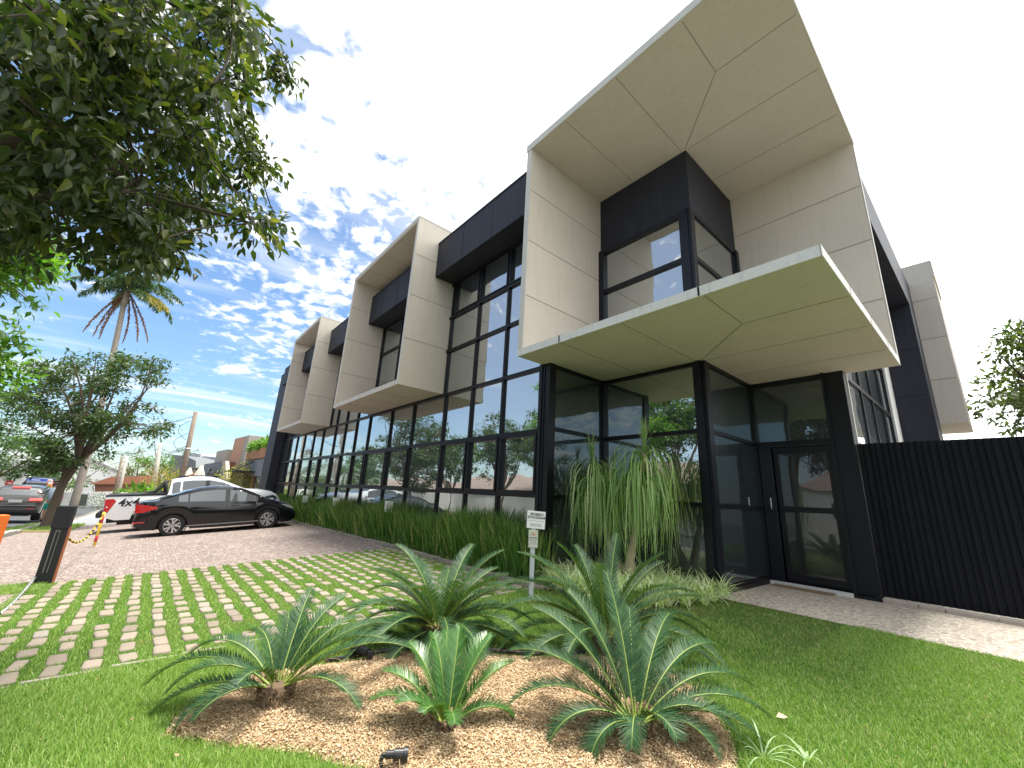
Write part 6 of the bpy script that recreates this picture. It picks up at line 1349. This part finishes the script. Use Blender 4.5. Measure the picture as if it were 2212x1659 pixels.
far_tree((85, 985), -72, (5, 6, 3.4), 'dark tree between the warehouse and the leaning tree', LF_D, 2)
far_tree((128, 1030), -60, (3, 3.4, 2.4), 'small yellowish tree behind the leaning trunk', LF_M, 3, 16)
far_tree((300, 1018), -86, (4, 6, 2.6), 'low olive tree behind the pair of slim poles', foliage('olive crown', (0.06, 0.08, 0.02), (0.12, 0.12, 0.03), (0.2, 0.16, 0.05)), 4, 22)
far_tree((352, 978), -90, (4, 6.5, 4.6), 'sparse dark tree standing behind the pale concrete pole', LF_D, 5, 20, 1.0, 0.3, 60)
far_tree((348, 1022), -72, (2.5, 3.4, 2.2), 'vivid green tree beside the dark angular house', LF_G, 6, 14)
far_tree((235, 1040), -76, (3, 4, 1.6), 'low shrubby tree in front of the gabled building', LF_M, 7, 14, 0.8)
def shrub(px, X, R, label, leaf, n=900, ls=0.16, name='shrub', grp='shrubs by the neighbouring buildings'):
    c = on_x(px, X); tag(shrub_leaves(tuple(c), R, n, ls, ls * 0.45, leaf, name), label, 'shrub', grp)
shrub((505, 1040), -33, (1.2, 1.3, 1.0), 'yellow green shrub in front of the slate building, left of the canopy', LF_Y)
shrub((532, 1030), -34, (0.9, 0.8, 1.3), 'taller yellowish bush under the canopy of the shop', LF_Y, 600)
shrub((368, 1035), -44, (1.5, 2.0, 1.1), 'golden bush at the foot of the timber pole', foliage('golden leaf', (0.2, 0.16, 0.03), (0.34, 0.26, 0.05), (0.45, 0.3, 0.06)), 900)
shrub((318, 1066), -46, (0.9, 2.0, 0.55), 'broad leaved light green plants behind the pickup bed', LF_G, 130, 0.7)
shrub((365, 1050), -55, (1.0, 2.6, 0.8), 'clipped green hedge by the light grey wall', LF_M, 900)
shrub((218, 1085), -58, (0.8, 2.4, 0.9), 'green bush growing against the low white garden wall', LF_M, 700)
shrub((398, 1062), -30, (0.4, 0.4, 0.3), 'small green plant behind the black sedan', LF_M, 100)

# tree beyond the black fence on the right
cl = poly_clumps([(2125, 895), (2140, 850), (2170, 800), (2205, 760), (2212, 705), (2260, 690), (2340, 720), (2340, 960), (2220, 960), (2170, 900)], 34, 15.5, 19, 0.45, 0.8, 31)
cl += [(at_d(p, 17), 0.3) for p in ((2112, 880), (2122, 868), (2130, 820), (2150, 815), (2160, 770), (2178, 765), (2195, 715), (2206, 700), (2140, 895))]
c0 = at_d((2300, 900), 17.5); b = np.array([c0[0], c0[1], 0.0])
tree('tree', b, [b, b + [0, 0, 2], [c0[0], c0[1], 3.5]], cl, 'airy green tree rising beyond the black fence at the right edge', foliage('airy leaf', (0.035, 0.06, 0.015), (0.07, 0.105, 0.03), (0.16, 0.20, 0.06), trans=0.4), 0.20, 95, r0=0.2, limbs=10, flat=0.5, cs=0.6)

ROOFB = simple('weathered brown roof', (0.22, 0.165, 0.14), 0.85, var=0.25, vs=3)
# the other side of the street (seen in the glass): trees, houses, a wall
specs = [(-12.5, -10.0, 6.4, 2.2, LF_M, 'round crowned tree across the street opposite the entrance'), (-22, -12.8, 6.2, 2.7, LF_D, 'dark tree across the street, first beyond the crossing'), (-28.5, -13.2, 6.6, 3.0, LF_D, 'dark dense tree across the street, second beyond the crossing'), (-36, -12.6, 6.2, 2.8, LF_M, 'mid green tree across the street, third beyond the crossing'), (-47, -13.5, 6.8, 3.4, LF_D, 'wide dark tree across the street, fourth beyond the crossing'), (-60, -13, 6.4, 3.4, LF_M, 'farthest tree across the street')]
for i, (x, y, h, r, lf, lab) in enumerate(specs):
    g = GZ(x, y); b = np.array([x, y, g]); c = np.array([x, y, g + h]); tree('street_tree', b, [b, b + [0.1, 0, 1.2], b + [0.2, 0.1, h * 0.42]], blob(c, (r * 1.15, r * 1.1, r * 0.95), 80, 0.8, 50 + i), lab, lf, 0.26, 90, group='street trees', r0=0.2, limbs=9, cs=0.75)
for i, (xa, xb, h, m, lab) in enumerate(((-9, 2, 3.1, WALLW, 'white single storey house across the street facing the entrance'), (-24, -12, 3.4, simple('pinkish render', (0.45, 0.33, 0.28), 0.85), 'pinkish house across the street with a tiled roof'), (-44, -28, 3.0, WALLW, 'long pale house across the street'), (-70, -48, 3.4, TAUPE, 'taupe house far along the other side of the street'))):
    g = GZ((xa + xb) / 2, -20); t = empty('house', ((xa + xb) / 2, -20, g), lab, 'house', 'houses across the street'); w_ = (xb - xa) / 2
    MB().box(-w_, w_, -4, 4, -1.2, h).build('wall', m, t)
    MB().add([(-w_ - .4, -4.4, h), (w_ + .4, -4.4, h), (w_ + .4, 4.4, h), (-w_ - .4, 4.4, h), (-w_ + 2, 0, h + 1.7), (w_ - 2, 0, h + 1.7)], [(0, 1, 5, 4), (1, 2, 5), (2, 3, 4, 5), (3, 0, 4), (0, 3, 2, 1)]).build('roof', ROOFB, t)
    for k in range(3): MB().box(-w_ * 0.7 + k * w_ * 0.7, -w_ * 0.7 + k * w_ * 0.7 + 1.2, 4.0, 4.05, 0.9, 2.2).build('window', GLASS_D, t)
t = empty('street_wall', (-20, -15.5, 0), 'long light wall running along the far pavement of the street', 'wall'); MB().box(-40, 22, 0, 0.2, -1.6, 1.15).build('wall', simple('light wall', (0.55, 0.54, 0.50), 0.85), t)

# trees and a house on the far side of the cross street (they show in the car windows and in the entrance glass)
for i, (x, y, h, r, lf, lab) in enumerate(((19, -14, 5.5, 3.2, LF_D, 'dark tree beyond the zebra crossing'), (20, -6, 5.0, 3.0, LF_M, 'round tree opposite the entrance walk'), (21, 2, 5.6, 3.2, LF_D, 'dense tree beyond the cross street'), (22, 10, 5.0, 3.0, LF_M, 'last tree beyond the cross street'))):
    b = np.array([x, y, -0.2]); tree('street_tree', b, [b, b + [0.1, 0, 1.2], b + [0.2, 0.1, h * 0.4]], blob(b + [0, 0, h], (r * 1.1, r * 1.2, r * 0.95), 60, 0.9, 80 + i), lab, lf, 0.3, 75, group='street trees', r0=0.2, limbs=7, cs=0.8)
t = empty('house', (27, -3, -0.2), 'taupe house on the far side of the cross street', 'house', 'houses across the street'); MB().box(-3, 3, -14, 16, 0, 3.6).build('wall', TAUPE, t); MB().box(-3.3, 3.3, -14.3, 16.3, 3.6, 3.8).build('roof', simple('grey roof', (0.25, 0.25, 0.26), 0.8), t)
